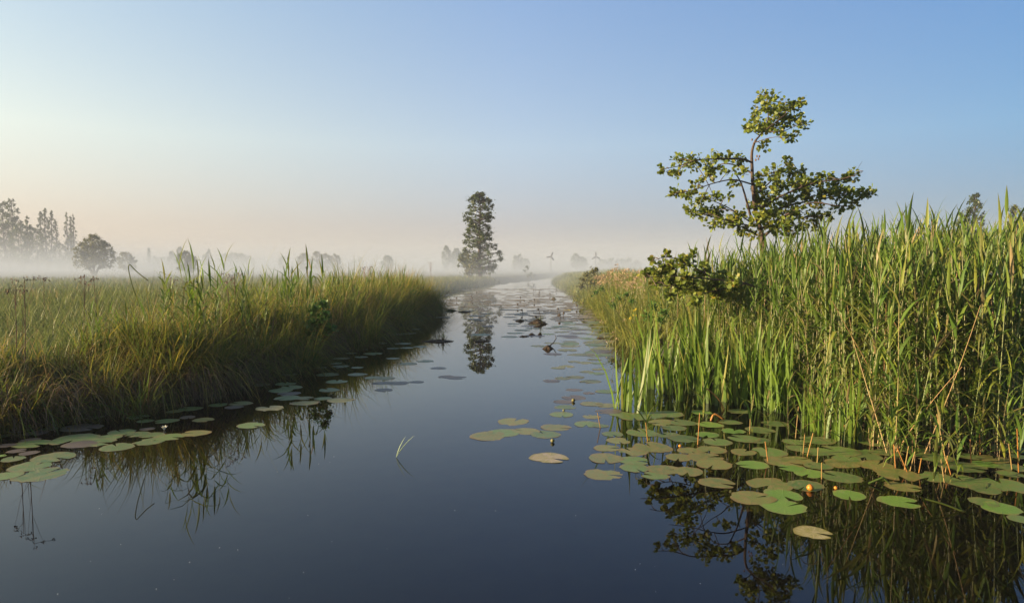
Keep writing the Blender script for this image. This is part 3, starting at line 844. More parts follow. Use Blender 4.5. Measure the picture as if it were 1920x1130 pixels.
STEM_ME = [np_mesh('stem', *(lambda g: (g[0] * np.array([1, 1, 1]), g[1]))(REED_STEM[k]), M_STEM_O, {'along': REED_STEM[k][2]}) for k in range(4)]
LEAF_ME = [np_mesh('leaf', REED_LEAF[k][0], REED_LEAF[k][1], M_REED_O, {'along': REED_LEAF[k][2]}) for k in range(5)]

def reed_object(x, y, z, h, rng, label, group, scale_w=1.0):
    var = int(rng.integers(0, 4)); az = rng.random() * 6.283; tilt = abs(rng.normal(0, 0.07))
    root = thing('reed', label, 'reed', (x, y, z), group=group)
    s = link('stem', STEM_ME[var], root)
    s.rotation_euler = (0, tilt, az)
    s.scale = (1.25, 1.25, h) if h < 4 else (h, h, h)
    # the bend of a stem variant is in units of its height
    s.scale = (h * 0.62, h * 0.62, h)
    for (lz, a, tl, L, k) in reed_plan(rng, h):
        p = stem_xy(var, lz / h, h, az, tilt)
        p[:2] *= 1.0
        o = link('leaf', LEAF_ME[k], root)
        u = lz / h
        b = (0.0, 0.05, 0.11, -0.04)[var] * u * u * 0.62
        ct, st = math.cos(tilt), math.sin(tilt)
        X, Z = (b * ct + u * st) * h, (-b * st + u * ct) * h
        o.location = (math.cos(az) * X, math.sin(az) * X, Z)
        o.rotation_euler = (0, tl, a)
        o.scale = (L, L * scale_w, L)
    return root

def reed_stuff(name, label, XY, Z, H, rng):
    sw, sM, sT, lw, lM, lT, lt, st_ = [], [], [], [], [], [], [], []
    for (x, y), z, h in zip(XY, Z, H):
        var = int(rng.integers(0, 4)); az = rng.random() * 6.283; tilt = abs(rng.normal(0, 0.08))
        base = np.array([x, y, z])
        sw.append(var); sM.append((az, tilt, h)); sT.append(base); st_.append(rng.random())
        g = rng.random()
        for (lz, a, tl, L, k) in reed_plan(rng, h):
            u = lz / h
            b = (0.0, 0.05, 0.11, -0.04)[var] * u * u * 0.62
            ct, sn = math.cos(tilt), math.sin(tilt)
            X, Zz = (b * ct + u * sn) * h, (-b * sn + u * ct) * h
            lT.append(base + np.array([math.cos(az) * X, math.sin(az) * X, Zz]))
            lM.append((a, tl, L)); lw.append(k); lt.append(np.clip(0.5 * g + 0.5 * rng.random() + rng.normal(0, .1), 0, 1))
    sM, lM = np.array(sM), np.array(lM)
    A = rot(sM[:, 0], sM[:, 1]) * np.stack([sM[:, 2] * 0.62, sM[:, 2] * 0.62, sM[:, 2]], -1)[:, None, :]
    V, p, at_ = merge(REED_STEM, np.array(sw), A, np.array(sT), np.array(st_))
    root = link(name, None)
    tag(root, label, kind='stuff')
    tag(link('stems', np_mesh('stems', V, p, M_STEM, at_), root), kind='stuff')
    B = rot(lM[:, 0], lM[:, 1]) * lM[:, 2][:, None, None]
    V, p, at_ = merge(REED_LEAF, np.array(lw), B, np.array(lT), np.array(lt))
    tag(link('leaves', np_mesh('leaves', V, p, M_REED, at_), root), kind='stuff')
    return root

# ground plan of the stand: its front edge follows the photo's waterline of the reeds
FRONT = [at(px, py) for px, py in ((1285, 664), (1340, 674), (1400, 698), (1450, 745), (1490, 800), (1560, 830), (1700, 848), (1900, 858), (2060, 866), (2300, 872))]
def front_y(X):
    xs = [p.x for p in FRONT]; ys = [p.y for p in FRONT]
    return np.interp(X, xs, ys)
def stand_height(X, Y, rng):
    px = 960 + X / Y * F
    top = np.interp(px, [1270, 1330, 1400, 1500, 1600, 1680, 1760, 1860, 1960, 2200], [470, 456, 448, 440, 428, 414, 410, 410, 414, 418])
    z = CAM_H + (500 - top) / F * np.minimum(Y, 11.0) - 0.3
    return z

def right_reeds():
    rng = np.random.default_rng(21)
    n = 5200
    X = rng.uniform(2.3, 9.2, n)
    Y = front_y(X) + rng.normal(0, 0.12, n) + 7.5 * rng.random(n) ** 1.05
    px = 960 + X / Y * F
    k = (px > 1262 + rng.normal(0, 14, n)) & (px < 2150)
    X, Y = X[k], Y[k]
    H = (stand_height(X, Y, rng) - ground_z(X, Y).clip(-0.12)) * np.where(rng.random(len(X)) < 0.06, 1.12, rng.uniform(0.72, 1.0, len(X)))
    back = Y - front_y(X)
    px = 960 + X / Y * F
    H *= np.where((back < 0.35) & (px > 1450), rng.uniform(0.35, 1.0, len(X)), 1.0)
    order = np.argsort(np.where(px < 1925, back, 99))
    one, rest = order[:270], order[270:2000]
    Z = ground_z(X, Y).clip(-0.12)
    for i in one:
        reed_object(X[i], Y[i], Z[i], H[i], rng, 'green reed in the front ranks of the dense reed stand, one of hundreds alike', 'reeds in the front of the sunny reed stand')
    zz = Z[rest]
    reed_stuff('reeds', 'dense mass of green reeds filling the sunny stand', np.column_stack([X, Y])[rest], zz, H[rest], rng)
    m = 90                                       # dead straw left from last year, leaning every way
    i = rng.integers(0, 2000, m); i = order[i[i < len(order)]]; m = len(i)
    V, p, a_ = merge(REED_STEM, rng.integers(0, 4, m), rot(rng.random(m) * 6.283, np.abs(rng.normal(0.22, 0.3, m))) * np.stack([np.full(m, 1.0), np.full(m, 1.0), rng.uniform(0.7, 1.9, m)], -1)[:, None, :], np.column_stack([X[i] + rng.normal(0, .05, m), Y[i], Z[i]]), rng.random(m))
    tag(link('dead_reeds', np_mesh('dead_reeds', V, p, M_STRAW, a_)), 'leaning dead straw stems caught among the green reeds', kind='stuff')
    for px_, py_, top in ((1503, 852, 700), (1545, 822, 640), (1605, 818, 650), (1672, 858, 742), (1700, 872, 720), (1715, 868, 690), (1748, 902, 726), (1796, 894, 745), (1822, 852, 715), (1846, 850, 690), (1882, 864, 718), (1766, 870, 700), (1660, 832, 690), (1735, 840, 660), (1910, 872, 650), (1408, 805, 690), (1217, 822, 735), (1318, 786, 690), (1582, 836, 700), (1630, 842, 690), (1690, 850, 700), (1780, 846, 640), (1860, 842, 660), (1895, 850, 690), (1480, 815, 690), (1440, 795, 670)):
        b = at(px_, py_)
        reed_object(b.x, b.y, -0.1, (py_ - top) / F * b.y * 0.85, rng, 'young reed standing out in the water among the lily pads before the dense stand', 'young reeds among the pads', 1.15)
    # the tallest ones that rise clear of the stand
    for px_, top, d, lab in ((1867, 333, 6.9, 'tallest reed of the stand, its broad top leaf clear against the sky'), (1747, 362, 7.3, 'tall reed with twin upright leaves above the stand'), (1699, 360, 7.4, 'tall reed with one dark upright spear, nearest the young alder of the tall three'), (1322, 432, 10.5, 'thin reed standing clear left of the young alder trunk'), (1612, 415, 8.6, 'dark-leaved reed reaching the tip of the alder branch')):
        p = at_y(px_, top, d)
        reed_object(p.x, d, 0.0, p.z - 0.3, rng, lab, None, 1.3)
right_reeds()

def left_reeds():
    rng = np.random.default_rng(22)
    for (px_, top, d) in ((352, 498, 8.9), (362, 492, 8.8), (375, 505, 9.0), (388, 512, 8.8), (405, 500, 9.3), (408, 486, 9.4), (397, 520, 9.1), (368, 520, 8.9), (345, 515, 9.2)):
        p = at_y(px_, top, d)
        reed_object(p.x, d, 0.2, p.z - 0.2, rng, 'reed with drooping leaves in the tallest clump on the shaded bank', 'reeds in the tallest clump of the shaded bank', 1.1)
    for (px_, top, d) in ((540, 500, 11.5), (551, 492, 11.6), (573, 488, 11.8), (584, 502, 12), (560, 510, 11.4), (596, 506, 12.2), (548, 515, 11.3)):
        p = at_y(px_, top, d)
        reed_object(p.x, d, 0.2, p.z - 0.22, rng, 'reed in the smaller clump on the shaded bank above the leafy herb', 'reeds in the smaller clump of the shaded bank', 1.1)
    for (px_, top, d) in ((742, 512, 19), (735, 516, 18.6), (752, 517, 19.2)):
        p = at_y(px_, top, d)
        reed_object(p.x, d, 0.2, p.z - 0.3, rng, 'slim reed near the far corner of the shaded bank', 'slim reeds near the bank corner', 1.1)
    p = at(494, 700)
    reed_object(p.x, p.y, 0, 0.85, rng, 'single pale green reed standing at the foot of the shaded bank', None, 1.6)
    n = 330
    B, Nn = along(LEFT, 0.1, rng, 9, 18)
    i = (len(B) * rng.random(n) ** 1.15).astype(int)
    XY = B[i] + Nn[i] * (0.25 + 1.2 * rng.random(n))[:, None]
    reed_stuff('reeds', 'shorter reeds scattered through the sedge of the shaded bank', XY, ground_z(XY[:, 0], XY[:, 1]) - 0.02, rng.uniform(0.45, 1.05, n) * np.interp(XY[:, 1], [8.2, 9.2, 11], [0.72, 0.95, 1.05]), rng)
left_reeds()

# bare dead stubs standing in the water before the stand
def stubs():
    rng = np.random.default_rng(23)
    V, p, t = stem_variant(3, 0.0048, 0.004, 0.0, 5, 0.0)
    me = np_mesh('stub', V, p, M_STUB, {'along': t})
    spots = [(1504, 850, 40), (1508, 855, 46), (1217, 826, 36), (1405, 815, 30), (1444, 866, 38), (1531, 868, 30), (1541, 897, 32), (1682, 876, 44), (1692, 880, 48), (1700, 882, 40), (1714, 885, 52), (1719, 884, 30), (1780, 866, 90), (1770, 884, 32), (1776, 905, 44), (1792, 890, 30), (1823, 868, 44), (1902, 880, 50), (1912, 884, 90), (1847, 830, 60), (1880, 848, 70), (1608, 820, 60), (1575, 822, 30), (1565, 816, 60), (1650, 828, 40), (1735, 842, 60), (1662, 835, 50), (1490, 820, 60), (1840, 850, 40), (1868, 838, 30), (1130, 802, 30), (1307, 834, 60)]
    for (px_, py_, hp) in spots:
        b = at(px_, py_)
        o = link('reed_stub', me, None, (b.x, b.y, -0.12))
        h = hp / F * b.y + 0.12
        o.scale = (1, 1, h)
        o.rotation_euler = (rng.normal(0, 0.10), rng.normal(0, 0.14), rng.random() * 6)
        tag(o, 'bare orange-brown dead reed stub standing in the water before the stand', 'reed stub', 'dead reed stubs in the water')
    def bent(label, px_pts, Y, r, mat, name='broken_reed'):
        pts = [at_y(x, y, Y) for x, y in px_pts]
        V, p, t = tube_geo(smooth_path(pts, 3), [r] * (len(pts) * 3 - 2) if len(pts) > 2 else [r] * 2, 5)
        tag(link(name, np_mesh(name, V, p, mat, {'along': t})), label, 'reed')
    bent('snapped red reed stalk folded into a tent just above the pads', [(1333, 788), (1340, 776), (1358, 786)], at(1345, 788).y, 0.012, M_STUB)
    bent('dull red broken reed stalk leaning among the front reeds', [(1754, 800), (1766, 760), (1778, 735), (1781, 708)], at(1754, 800).y, 0.016, M_STUB)
    bent('red-brown stalk leaning steeply in front of the sword leaves', [(1358, 768), (1345, 745), (1325, 728)], at(1358, 768).y, 0.009, M_STUB)
    bent('pale bent straw forming a small roof over the water', [(1628, 906), (1652, 896), (1657, 896), (1671, 910)], at(1650, 907).y, 0.009, M_REED_O, 'bent_straw')
    bent('golden straw blade curving up out of the dark water', [(1735, 935), (1762, 942), (1785, 950), (1800, 956), (1830, 966)], at(1790, 957).y, 0.006, M_REED_O, 'bent_straw')
    bent('long grass stalk sharply bent over above the meadow edge', [(262, 575), (248, 535), (241, 505), (243, 496), (250, 503), (262, 514), (278, 526)], 8.6, 0.006, M_REED_O, 'bent_straw')
    bent('thin grass stalk with a nodding tip above the meadow edge', [(310, 560), (303, 525), (299, 511), (302, 510), (311, 514)], 8.9, 0.003, M_REED_O, 'bent_straw')
    bent('long pale sedge stalk trailing over the lily pads', [(150, 752), (190, 758), (225, 770), (256, 790)], at(256, 790).y, 0.004, M_REED_O, 'bent_straw')
stubs()

# ------------------------------------------------------------------ sword leaves (sweet flag) at the water's edge
def iris():
    rng = np.random.default_rng(31)
    vs = [blade_variant(4, w, b, 0.12, 0.12, s) for w, b, s in ((0.017, 0.06, 0), (0.019, 0.18, 0), (0.015, 0.35, 0.02), (0.017, -0.06, 0))]
    mes = [np_mesh('leaf', v[0], v[1], M_IRIS, {'along': v[2]}) for v in vs]
    spots = []
    for (px_, py_) in ((1160, 764), (1170, 768), (1186, 772), (1198, 774)): spots.append((at(px_, py_), rng.uniform(0.75, 1.05)))
    for i in range(92):
        u = rng.random()
        px_ = 1215 + 300 * u + rng.normal(0, 8)
        b = at(px_, 752 + 38 * max(0, (u - 0.35)) + rng.normal(0, 4))
        b.y += rng.random() ** 1.3 * 2.2; b.x += (b.y - 7.8) * 0.12
        spots.append((b, rng.uniform(0.8, 1.3)))
    for i in range(26):
        px_ = rng.uniform(1490, 1720)
        b = at(px_, float(np.interp(px_, [1490, 1560, 1720], [800, 828, 846])) - rng.random() * 14)
        spots.append((b, rng.uniform(0.45, 0.85)))
    for j, (b, h) in enumerate(spots):
        front = j < 4
        root = thing('sword_leaf_plant', 'small separate tuft of bright sword leaves standing in open water' if front else 'bright green sword-leaved plant in the dense belt at the water edge', 'plant', (b.x, b.y, -0.08), rng.random() * 6.283, 'outlying sword-leaf tufts in open water' if front else 'sword-leaved plants along the water edge')
        for k in range(int(rng.integers(6, 10))):
            o = link('leaf', mes[int(rng.integers(0, 4))], root)
            o.location = (rng.normal(0, 0.035), rng.normal(0, 0.035), 0)
            L = h * rng.uniform(0.55, 1.1)
            o.scale = (L, L * 1.15, L)
            o.rotation_euler = (0, abs(rng.normal(0.06, 0.12)), rng.random() * 6.283)
iris()

# ------------------------------------------------------------------ the young alder above the reeds
def alder_leaf_variant(cup, fold):
    V = [(0, 0, 0), (0.0, 0, 0.12)]
    for u, w in ((0.35, 0.24), (0.65, 0.38), (0.9, 0.26)):
        V += [(cup * u * u - fold * w * .4, -w, u), (cup * u * u, 0, u), (cup * u * u - fold * w * .4, w, u)]
    V += [(cup, 0, 0.98)]
    T = [(1, 3, 2), (1, 4, 3), (8, 10 if False else 9, 11), (9, 10, 11)]
    Q = [(2, 3, 6, 5), (3, 4, 7, 6), (5, 6, 9, 8), (6, 7, 10, 9)]
    return np.array(V, float), [np.array(Q), np.array(T)], np.linspace(0, 1, len(V))
ALDER_LEAF = [alder_leaf_variant(c, f) for c, f in ((0.1, 0.3), (0.25, 0.5), (-0.1, 0.2), (0.35, 0.3))]
ALDER_ME = [np_mesh('leaf', v[0], v[1], M_ALDER_O, {'along': v[2]}) for v in ALDER_LEAF]

def leafy_branches(root, base, branches, clumps, d, leaf, rng, n_single, depth=0.6, r_scale=1.0, spread=1.0):
    geos = []
    for (pts, r0, r1, dy) in branches:
        m = len(pts)
        P = [at_y(x, y, d + dy * (i / (m - 1))) - base for i, (x, y) in enumerate(pts)]
        S = smooth_path(P, 4)
        geos.append(tube_geo(S, list(np.linspace(r0, r1, len(S))), 6))
    ends = [v for g in geos[0:] for v in [g[0]]]
    allp = np.concatenate([g[0][::6] for g in geos])
    LP, LM, LT = [], [], []
    for (cx, cy, rx, ry, n) in clumps:
        k = d / F
        dd = d + rng.normal(0, depth * 0.5)
        c = np.array(at_y(cx, cy, dd) - base)
        near = allp[np.argmin(np.linalg.norm((allp - c) * np.array([1, 0.4, 1]), axis=1))]
        geos.append(tube_geo(smooth_path([near, (near + c) / 2 + np.array([0, 0, 0.03]), c], 2), [0.008 * r_scale, .007 * r_scale, .006 * r_scale, .004 * r_scale, 0.003 * r_scale][:5], 4))
        rx, ry = rx * spread, ry * spread
        nt_ = max(3, int(n / 5 * 2.7))
        for j in range(nt_):
            g = rng.normal(size=3); g /= np.linalg.norm(g)
            tip = c + g * np.array([rx * k, max(rx, ry) * k * 0.8, ry * k]) * rng.random() ** 0.35
            st = c + (tip - c) * 0.15 + np.array([0, 0, -0.02])
            geos.append(tube_geo([st, tip], [0.003 * r_scale, 0.0015 * r_scale], 3))
            for q in range(5):
                u = 0.4 + 0.15 * q
                LP.append(st + (tip - st) * u + rng.normal(0, 0.012, 3))
                out = (tip - st); out /= max(1e-6, np.linalg.norm(out))
                dirv = out * 0.6 + rng.normal(0, 0.55, 3) + np.array([0, 0, 0.15])
                dirv /= np.linalg.norm(dirv)
                LM.append((math.atan2(dirv[1], dirv[0]), math.acos(np.clip(dirv[2], -1, 1)), rng.normal(0, 0.9), leaf * rng.uniform(0.65, 1.15)))
    V, p, t = join([(g[0], g[1], g[2]) for g in geos])
    link('trunk', np_mesh('trunk', V, p, M_BARK), root)
    LP, LM = np.array(LP), np.array(LM)
    n = len(LP)
    A = rot(LM[:, 0], LM[:, 1], LM[:, 2]) * LM[:, 3][:, None, None]
    w = rng.integers(0, 4, n)
    # the leaves nearest the viewer are single objects, the rest one mass
    order = np.argsort(LP[:, 1] - 0.4 * rng.random(n))
    one, rest = order[:n_single], order[n_single:]
    for i in one:
        o = link('leaf', ALDER_ME[w[i]], root)
        m4 = Matrix([[*A[i][0], LP[i][0]], [*A[i][1], LP[i][1]], [*A[i][2], LP[i][2]], [0, 0, 0, 1]])
        o.matrix_local = m4
    if len(rest):
        V, p, at_ = merge(ALDER_LEAF, w[rest], A[rest], LP[rest], rng.random(len(rest)))
        tag(link('foliage', np_mesh('foliage', V, p, M_ALDER, at_), root), kind='stuff')

def young_alder():
    rng = np.random.default_rng(41)
    d = 11.9
    base = at_y(1432, 640, d); base.z = 0.35
    root = thing('alder_tree', 'young alder with open leafy branches rising out of the reeds', 'tree', base)
    B = [
        ([(1436, 650), (1432, 560), (1430, 450), (1417, 400), (1412, 350), (1410, 310), (1410, 285), (1416, 265), (1426, 252), (1440, 225), (1438, 185)], 0.048, 0.005, 0.0),
        ([(1426, 252), (1460, 225), (1485, 205), (1505, 190)], 0.014, 0.004, 0.3),
        ([(1430, 245), (1465, 247), (1500, 232)], 0.011, 0.004, -0.3),
        ([(1424, 254), (1410, 245), (1400, 240)], 0.009, 0.004, -0.2),
        ([(1410, 305), (1390, 298), (1350, 298), (1310, 300), (1270, 312), (1242, 317)], 0.018, 0.004, -0.6),
        ([(1410, 325), (1380, 310), (1352, 308), (1335, 325), (1322, 335)], 0.014, 0.004, 0.5),
        ([(1408, 345), (1375, 337), (1340, 343), (1300, 356), (1262, 364)], 0.014, 0.004, -0.4),
        ([(1412, 425), (1402, 385), (1390, 345), (1375, 318)], 0.026, 0.006, -0.3),
        ([(1412, 420), (1375, 395), (1345, 380), (1320, 370)], 0.012, 0.004, -0.8),
        ([(1414, 425), (1370, 415), (1330, 405), (1295, 395)], 0.014, 0.004, -0.5),
        ([(1418, 440), (1390, 425), (1350, 420)], 0.014, 0.004, -0.6),
        ([(1412, 370), (1440, 345), (1465, 320), (1478, 300)], 0.016, 0.004, 0.3),
        ([(1415, 395), (1460, 370), (1520, 345), (1580, 335), (1605, 328)], 0.022, 0.004, -0.4),
        ([(1418, 405), (1480, 385), (1530, 375), (1590, 365), (1638, 362)], 0.022, 0.004, 0.3),
        ([(1425, 430), (1480, 400), (1520, 380), (1565, 385), (1598, 388)], 0.022, 0.004, -0.6),
        ([(1430, 445), (1455, 425), (1490, 410), (1540, 405)], 0.03, 0.006, -0.2),
        ([(1603, 329), (1609, 315), (1617, 302)], 0.004, 0.0015, 0.0),
        ([(1600, 330), (1608, 330), (1618, 321)], 0.003, 0.0012, 0.1),
    ]
    C = [(1440, 192, 18, 16, 55), (1432, 180, 8, 8, 14), (1478, 198, 22, 12, 45), (1502, 190, 8, 8, 14), (1456, 215, 26, 14, 70), (1488, 226, 20, 12, 45), (1424, 234, 24, 12, 55), (1404, 242, 10, 7, 16), (1455, 240, 24, 10, 50), (1475, 255, 16, 8, 26), (1432, 276, 9, 9, 12), (1505, 232, 8, 8, 14), (1420, 212, 10, 16, 24),
         (1248, 318, 12, 9, 24), (1272, 300, 10, 10, 24), (1268, 325, 14, 10, 18), (1300, 305, 16, 15, 50), (1335, 310, 16, 20, 50), (1358, 296, 16, 8, 32), (1383, 298, 12, 8, 24), (1330, 330, 10, 8, 16), (1370, 320, 10, 8, 14), (1310, 338, 8, 5, 8),
         (1266, 362, 12, 9, 24), (1288, 365, 14, 8, 26), (1300, 350, 8, 10, 12), (1318, 375, 12, 10, 30), (1338, 370, 12, 9, 26), (1300, 395, 12, 11, 28), (1322, 400, 14, 10, 34), (1345, 395, 18, 12, 50), (1362, 368, 8, 8, 12), (1375, 345, 10, 8, 14), (1395, 325, 10, 8, 14), (1365, 415, 18, 10, 46), (1385, 405, 14, 10, 32), (1390, 430, 16, 8, 34), (1340, 418, 14, 8, 24),
         (1428, 330, 12, 12, 24), (1450, 325, 14, 12, 36), (1476, 305, 9, 10, 16), (1480, 322, 14, 12, 36), (1500, 325, 14, 12, 36), (1425, 352, 14, 10, 30), (1455, 350, 18, 12, 46), (1490, 348, 20, 14, 60), (1520, 345, 16, 14, 50), (1548, 335, 16, 11, 40), (1575, 340, 16, 12, 40), (1600, 328, 10, 8, 20), (1440, 372, 20, 14, 60), (1475, 375, 20, 12, 54), (1420, 385, 14, 12, 40), (1510, 370, 18, 10, 40), (1545, 362, 18, 10, 46), (1580, 362, 18, 12, 50), (1610, 362, 16, 9, 36), (1632, 362, 10, 7, 20), (1598, 380, 12, 9, 22), (1570, 388, 12, 8, 22), (1530, 388, 12, 8, 20), (1440, 400, 20, 14, 60), (1470, 400, 18, 14, 50), (1500, 395, 14, 10, 28), (1420, 412, 14, 12, 40), (1455, 425, 20, 12, 54), (1490, 420, 20, 12, 50), (1525, 412, 16, 10, 34), (1550, 405, 12, 9, 22), (1480, 440, 18, 10, 34), (1420, 440, 14, 8, 22), (1535, 430, 12, 8, 16)]
    leafy_branches(root, base, B, C, d, 0.08, rng, 290, 0.9, 1.0, 1.28)
    # a hanging cluster of old cones
    for (cx, cy) in ((1419, 293), (1422, 298), (1417, 300), (1424, 293), (1410, 262)):
        p = at_y(cx, cy, d - 0.05) - base
        bm = bmesh.new()
        bmesh.ops.create_icosphere(bm, subdivisions=1, radius=0.02, matrix=Matrix.Diagonal((0.8, 0.8, 1.25, 1)))
        m = bpy.data.meshes.new('cone'); bm.to_mesh(m); bm.free(); m.materials.append(M_DRY)
        link('cone', m, root, p)
young_alder()

def low_branch():
    rng = np.random.default_rng(42)
    d = 9.4
    base = at_y(1445, 560, d); base.z = 0.2
    root = thing('alder_bush', 'low spreading alder bush reaching out over the sunny bank below the young alder', 'bush', base)
    B = [([(1450, 650), (1440, 560), (1400, 532), (1340, 524), (1270, 518), (1205, 520)], 0.02, 0.004, -0.5),
         ([(1340, 524), (1300, 500), (1255, 482), (1222, 490)], 0.01, 0.003, -0.3), ([(1300, 520), (1260, 535), (1225, 535)], 0.008, 0.003, -0.3),
         ([(1400, 532), (1340, 545), (1290, 555)], 0.01, 0.003, -0.6), ([(1270, 518), (1255, 495), (1248, 478)], 0.006, 0.002, 0)]
    C = [(1222, 489, 8, 5, 12), (1249, 478, 6, 7, 12), (1210, 512, 10, 7, 16), (1235, 508, 14, 10, 34), (1262, 500, 16, 12, 44), (1285, 492, 14, 12, 40), (1255, 525, 16, 10, 40), (1285, 520, 16, 12, 40), (1230, 530, 12, 8, 22), (1300, 540, 18, 12, 48), (1335, 535, 18, 12, 46), (1275, 545, 14, 10, 34), (1345, 552, 16, 10, 40), (1320, 505, 14, 10, 28), (1300, 480, 8, 8, 14), (1370, 545, 14, 10, 26), (1310, 562, 14, 8, 26), (1255, 553, 10, 8, 16), (1350, 515, 12, 8, 20), (1375, 525, 12, 8, 18)]
    leafy_branches(root, base, B, C, d, 0.078, rng, 120, 0.5, 1.0, 1.1)
low_branch()

# ------------------------------------------------------------------ flowers and dead stalks
def dead_stalk(px_, top, foot, d, lab, group, heads, seed):
    rng = np.random.default_rng(seed)
    k = d / F
    t_, f_ = at_y(px_, top, d), at_y(px_ + rng.normal(0, 6), foot, d)
    base = Vector((f_.x, d, float(ground_z(np.array([f_.x]), np.array([d]))[0])))
    root = thing('dead_flower_stalk', lab, 'plant', base, group=group)
    tip = t_ - base
    main = smooth_path([(0, 0, -0.05), (tip.x * 0.3 + 0.02, 0, tip.z * 0.4), tuple(tip)], 4)
    V, p, t = tube_geo(main, list(np.linspace(0.006, 0.003, len(main))), 5)
    stem_o = link('stem', np_mesh('stem', V, p, M_DRY), root)
    for i in range(heads):
        s = Vector(main[-1 - int(rng.integers(0, 4))])
        e = tip + Vector((rng.normal(0, 0.07), rng.normal(0, 0.06), rng.uniform(-0.12, 0.05)))
        V1 = tube_geo([s, (s + e) / 2 + Vector((0, 0, -0.01)), e], [0.0025, 0.002, 0.0015], 4)
        P = np.array(e) + rng.normal(0, 0.011, (9, 3))
        M = rot(rng.random(9) * 6.28, rng.random(9) * 3) * 0.022
        W, pp, a_ = merge([LEAF_Q], np.zeros(9, int), M, P, rng.random(9))
        g = join([V1, (W, pp, a_['along'])])
        link('seed_head', np_mesh('seed_head', g[0], g[1], M_DRY), stem_o)
GS = 'dead brown flower stalks on the grassy bank'
for i, (px_, top, foot, d, n, lab) in enumerate(((46, 525, 610, 7.4, 7, 'dead brown branched flower stalk nearest the photo edge above the sedge'), (28, 532, 610, 7.6, 5, 'shorter dead brown flower stalk beside the one nearest the photo edge'), (158, 518, 580, 9.5, 7, 'dead brown flower stalk with a dense head, below the round willow'), (175, 517, 575, 9.8, 6, 'slighter dead brown flower stalk next to the dense-headed one'), (82, 520, 560, 13, 5, 'pale dead flower stalk further back in the meadow grass'), (320, 520, 570, 10.5, 6, 'thin dead flower stalk just before the tallest reed clump'), (425, 515, 570, 10.5, 9, 'purple-brown dead flower head behind the tallest reed clump'), (440, 516, 570, 10.8, 8, 'second purple-brown dead flower head behind the reed clump'), (681, 503, 545, 20, 9, 'wide thin dead umbel against the mist behind the bank'), (806, 491, 530, 36, 9, 'tall faint dead stalk standing alone in the mist near the bank corner'), (690, 500, 545, 20.5, 7, 'dead umbel close behind the wide thin one'))):
    dead_stalk(px_, top, foot, d, lab, GS, n, 60 + i)

def umbel(px_, top, foot, d, lab, group, mat, r, seed, n=60, flat=0.25, stem_mat=None, blobs=5, name='umbel_flower'):
    rng = np.random.default_rng(seed)
    t_ = at_y(px_, top, d)
    base = at_y(px_ + rng.normal(0, 8), foot, d)
    base.z = max(0.0, float(ground_z(np.array([base.x]), np.array([d]))[0]))
    root = thing(name, lab, 'flower', base, group=group)
    tip = t_ - base
    S = smooth_path([(0, 0, -0.05), (tip.x * 0.35, 0, tip.z * 0.5), tuple(tip)], 3)
    V1 = tube_geo(S, list(np.linspace(0.006, 0.003, len(S))), 5)
    link('stem', np_mesh('stem', V1[0], V1[1], stem_mat or M_STEM, {'along': V1[2], 'tint': V1[2] * 0 + 0.6}), root)
    C = np.array(tip) + rng.normal(0, 1, (blobs, 3)) * np.array([r * 0.7, r * 0.5, r * flat])
    P = leaf_cloud(C, np.full(blobs, r * 0.5), n // blobs, 0.02, rng, 0.5)
    link('flower_head', cloud_mesh('flower_head', P, 0.02 * max(1, d / 12), mat, rng), root)
umbel(1861, 512, 700, 6.6, 'largest white flat flower head among the reeds', None, M_WHITE, 0.05, 81, 160, 0.08)
umbel(1897, 508, 700, 6.6, 'white flat flower head at the photo edge beside the largest one', None, M_WHITE, 0.035, 82, 110, 0.1)
umbel(1808, 526, 700, 6.7, 'small white flower head sunk among the reed leaves', None, M_WHITE, 0.03, 83, 80, 0.2)
umbel(1192, 586, 640, 14, 'taller spike of yellow flowers on the sunny bank', None, M_YELLOW, 0.05, 84, 110, 1.3)
umbel(1183, 596, 640, 13.8, 'short cluster of yellow flowers under the yellow spike', None, M_YELLOW, 0.04, 85, 70, 0.4)
rg = np.random.default_rng(90)
for i in range(64):
    px_ = rg.uniform(1118, 1208); d = float(np.interp(px_, [1118, 1208], [31, 17]) + rg.uniform(-3, 4))
    top = rg.uniform(508, 535) if i % 3 else rg.uniform(525, 560)
    umbel(px_, top, 560, d, 'pale tan feathery seed plume among many on the sunny bank', 'pale seed plumes on the sunny bank', M_PLUME, 0.12, 100 + i, 90, 0.9, name='seed_plume')
for i, (px_, top) in enumerate(((1143, 641), (1152, 625), (1155, 634), (1170, 600), (1148, 560), (1130, 602), (1176, 612), (1165, 575))):
    umbel(px_, top, 660, 13.2 + 0.4 * i, 'lone pale grass plume leaning over the channel edge', 'pale grass plumes over the channel', M_PLUME, 0.05, 150 + i, 40, 0.5, name='seed_plume')

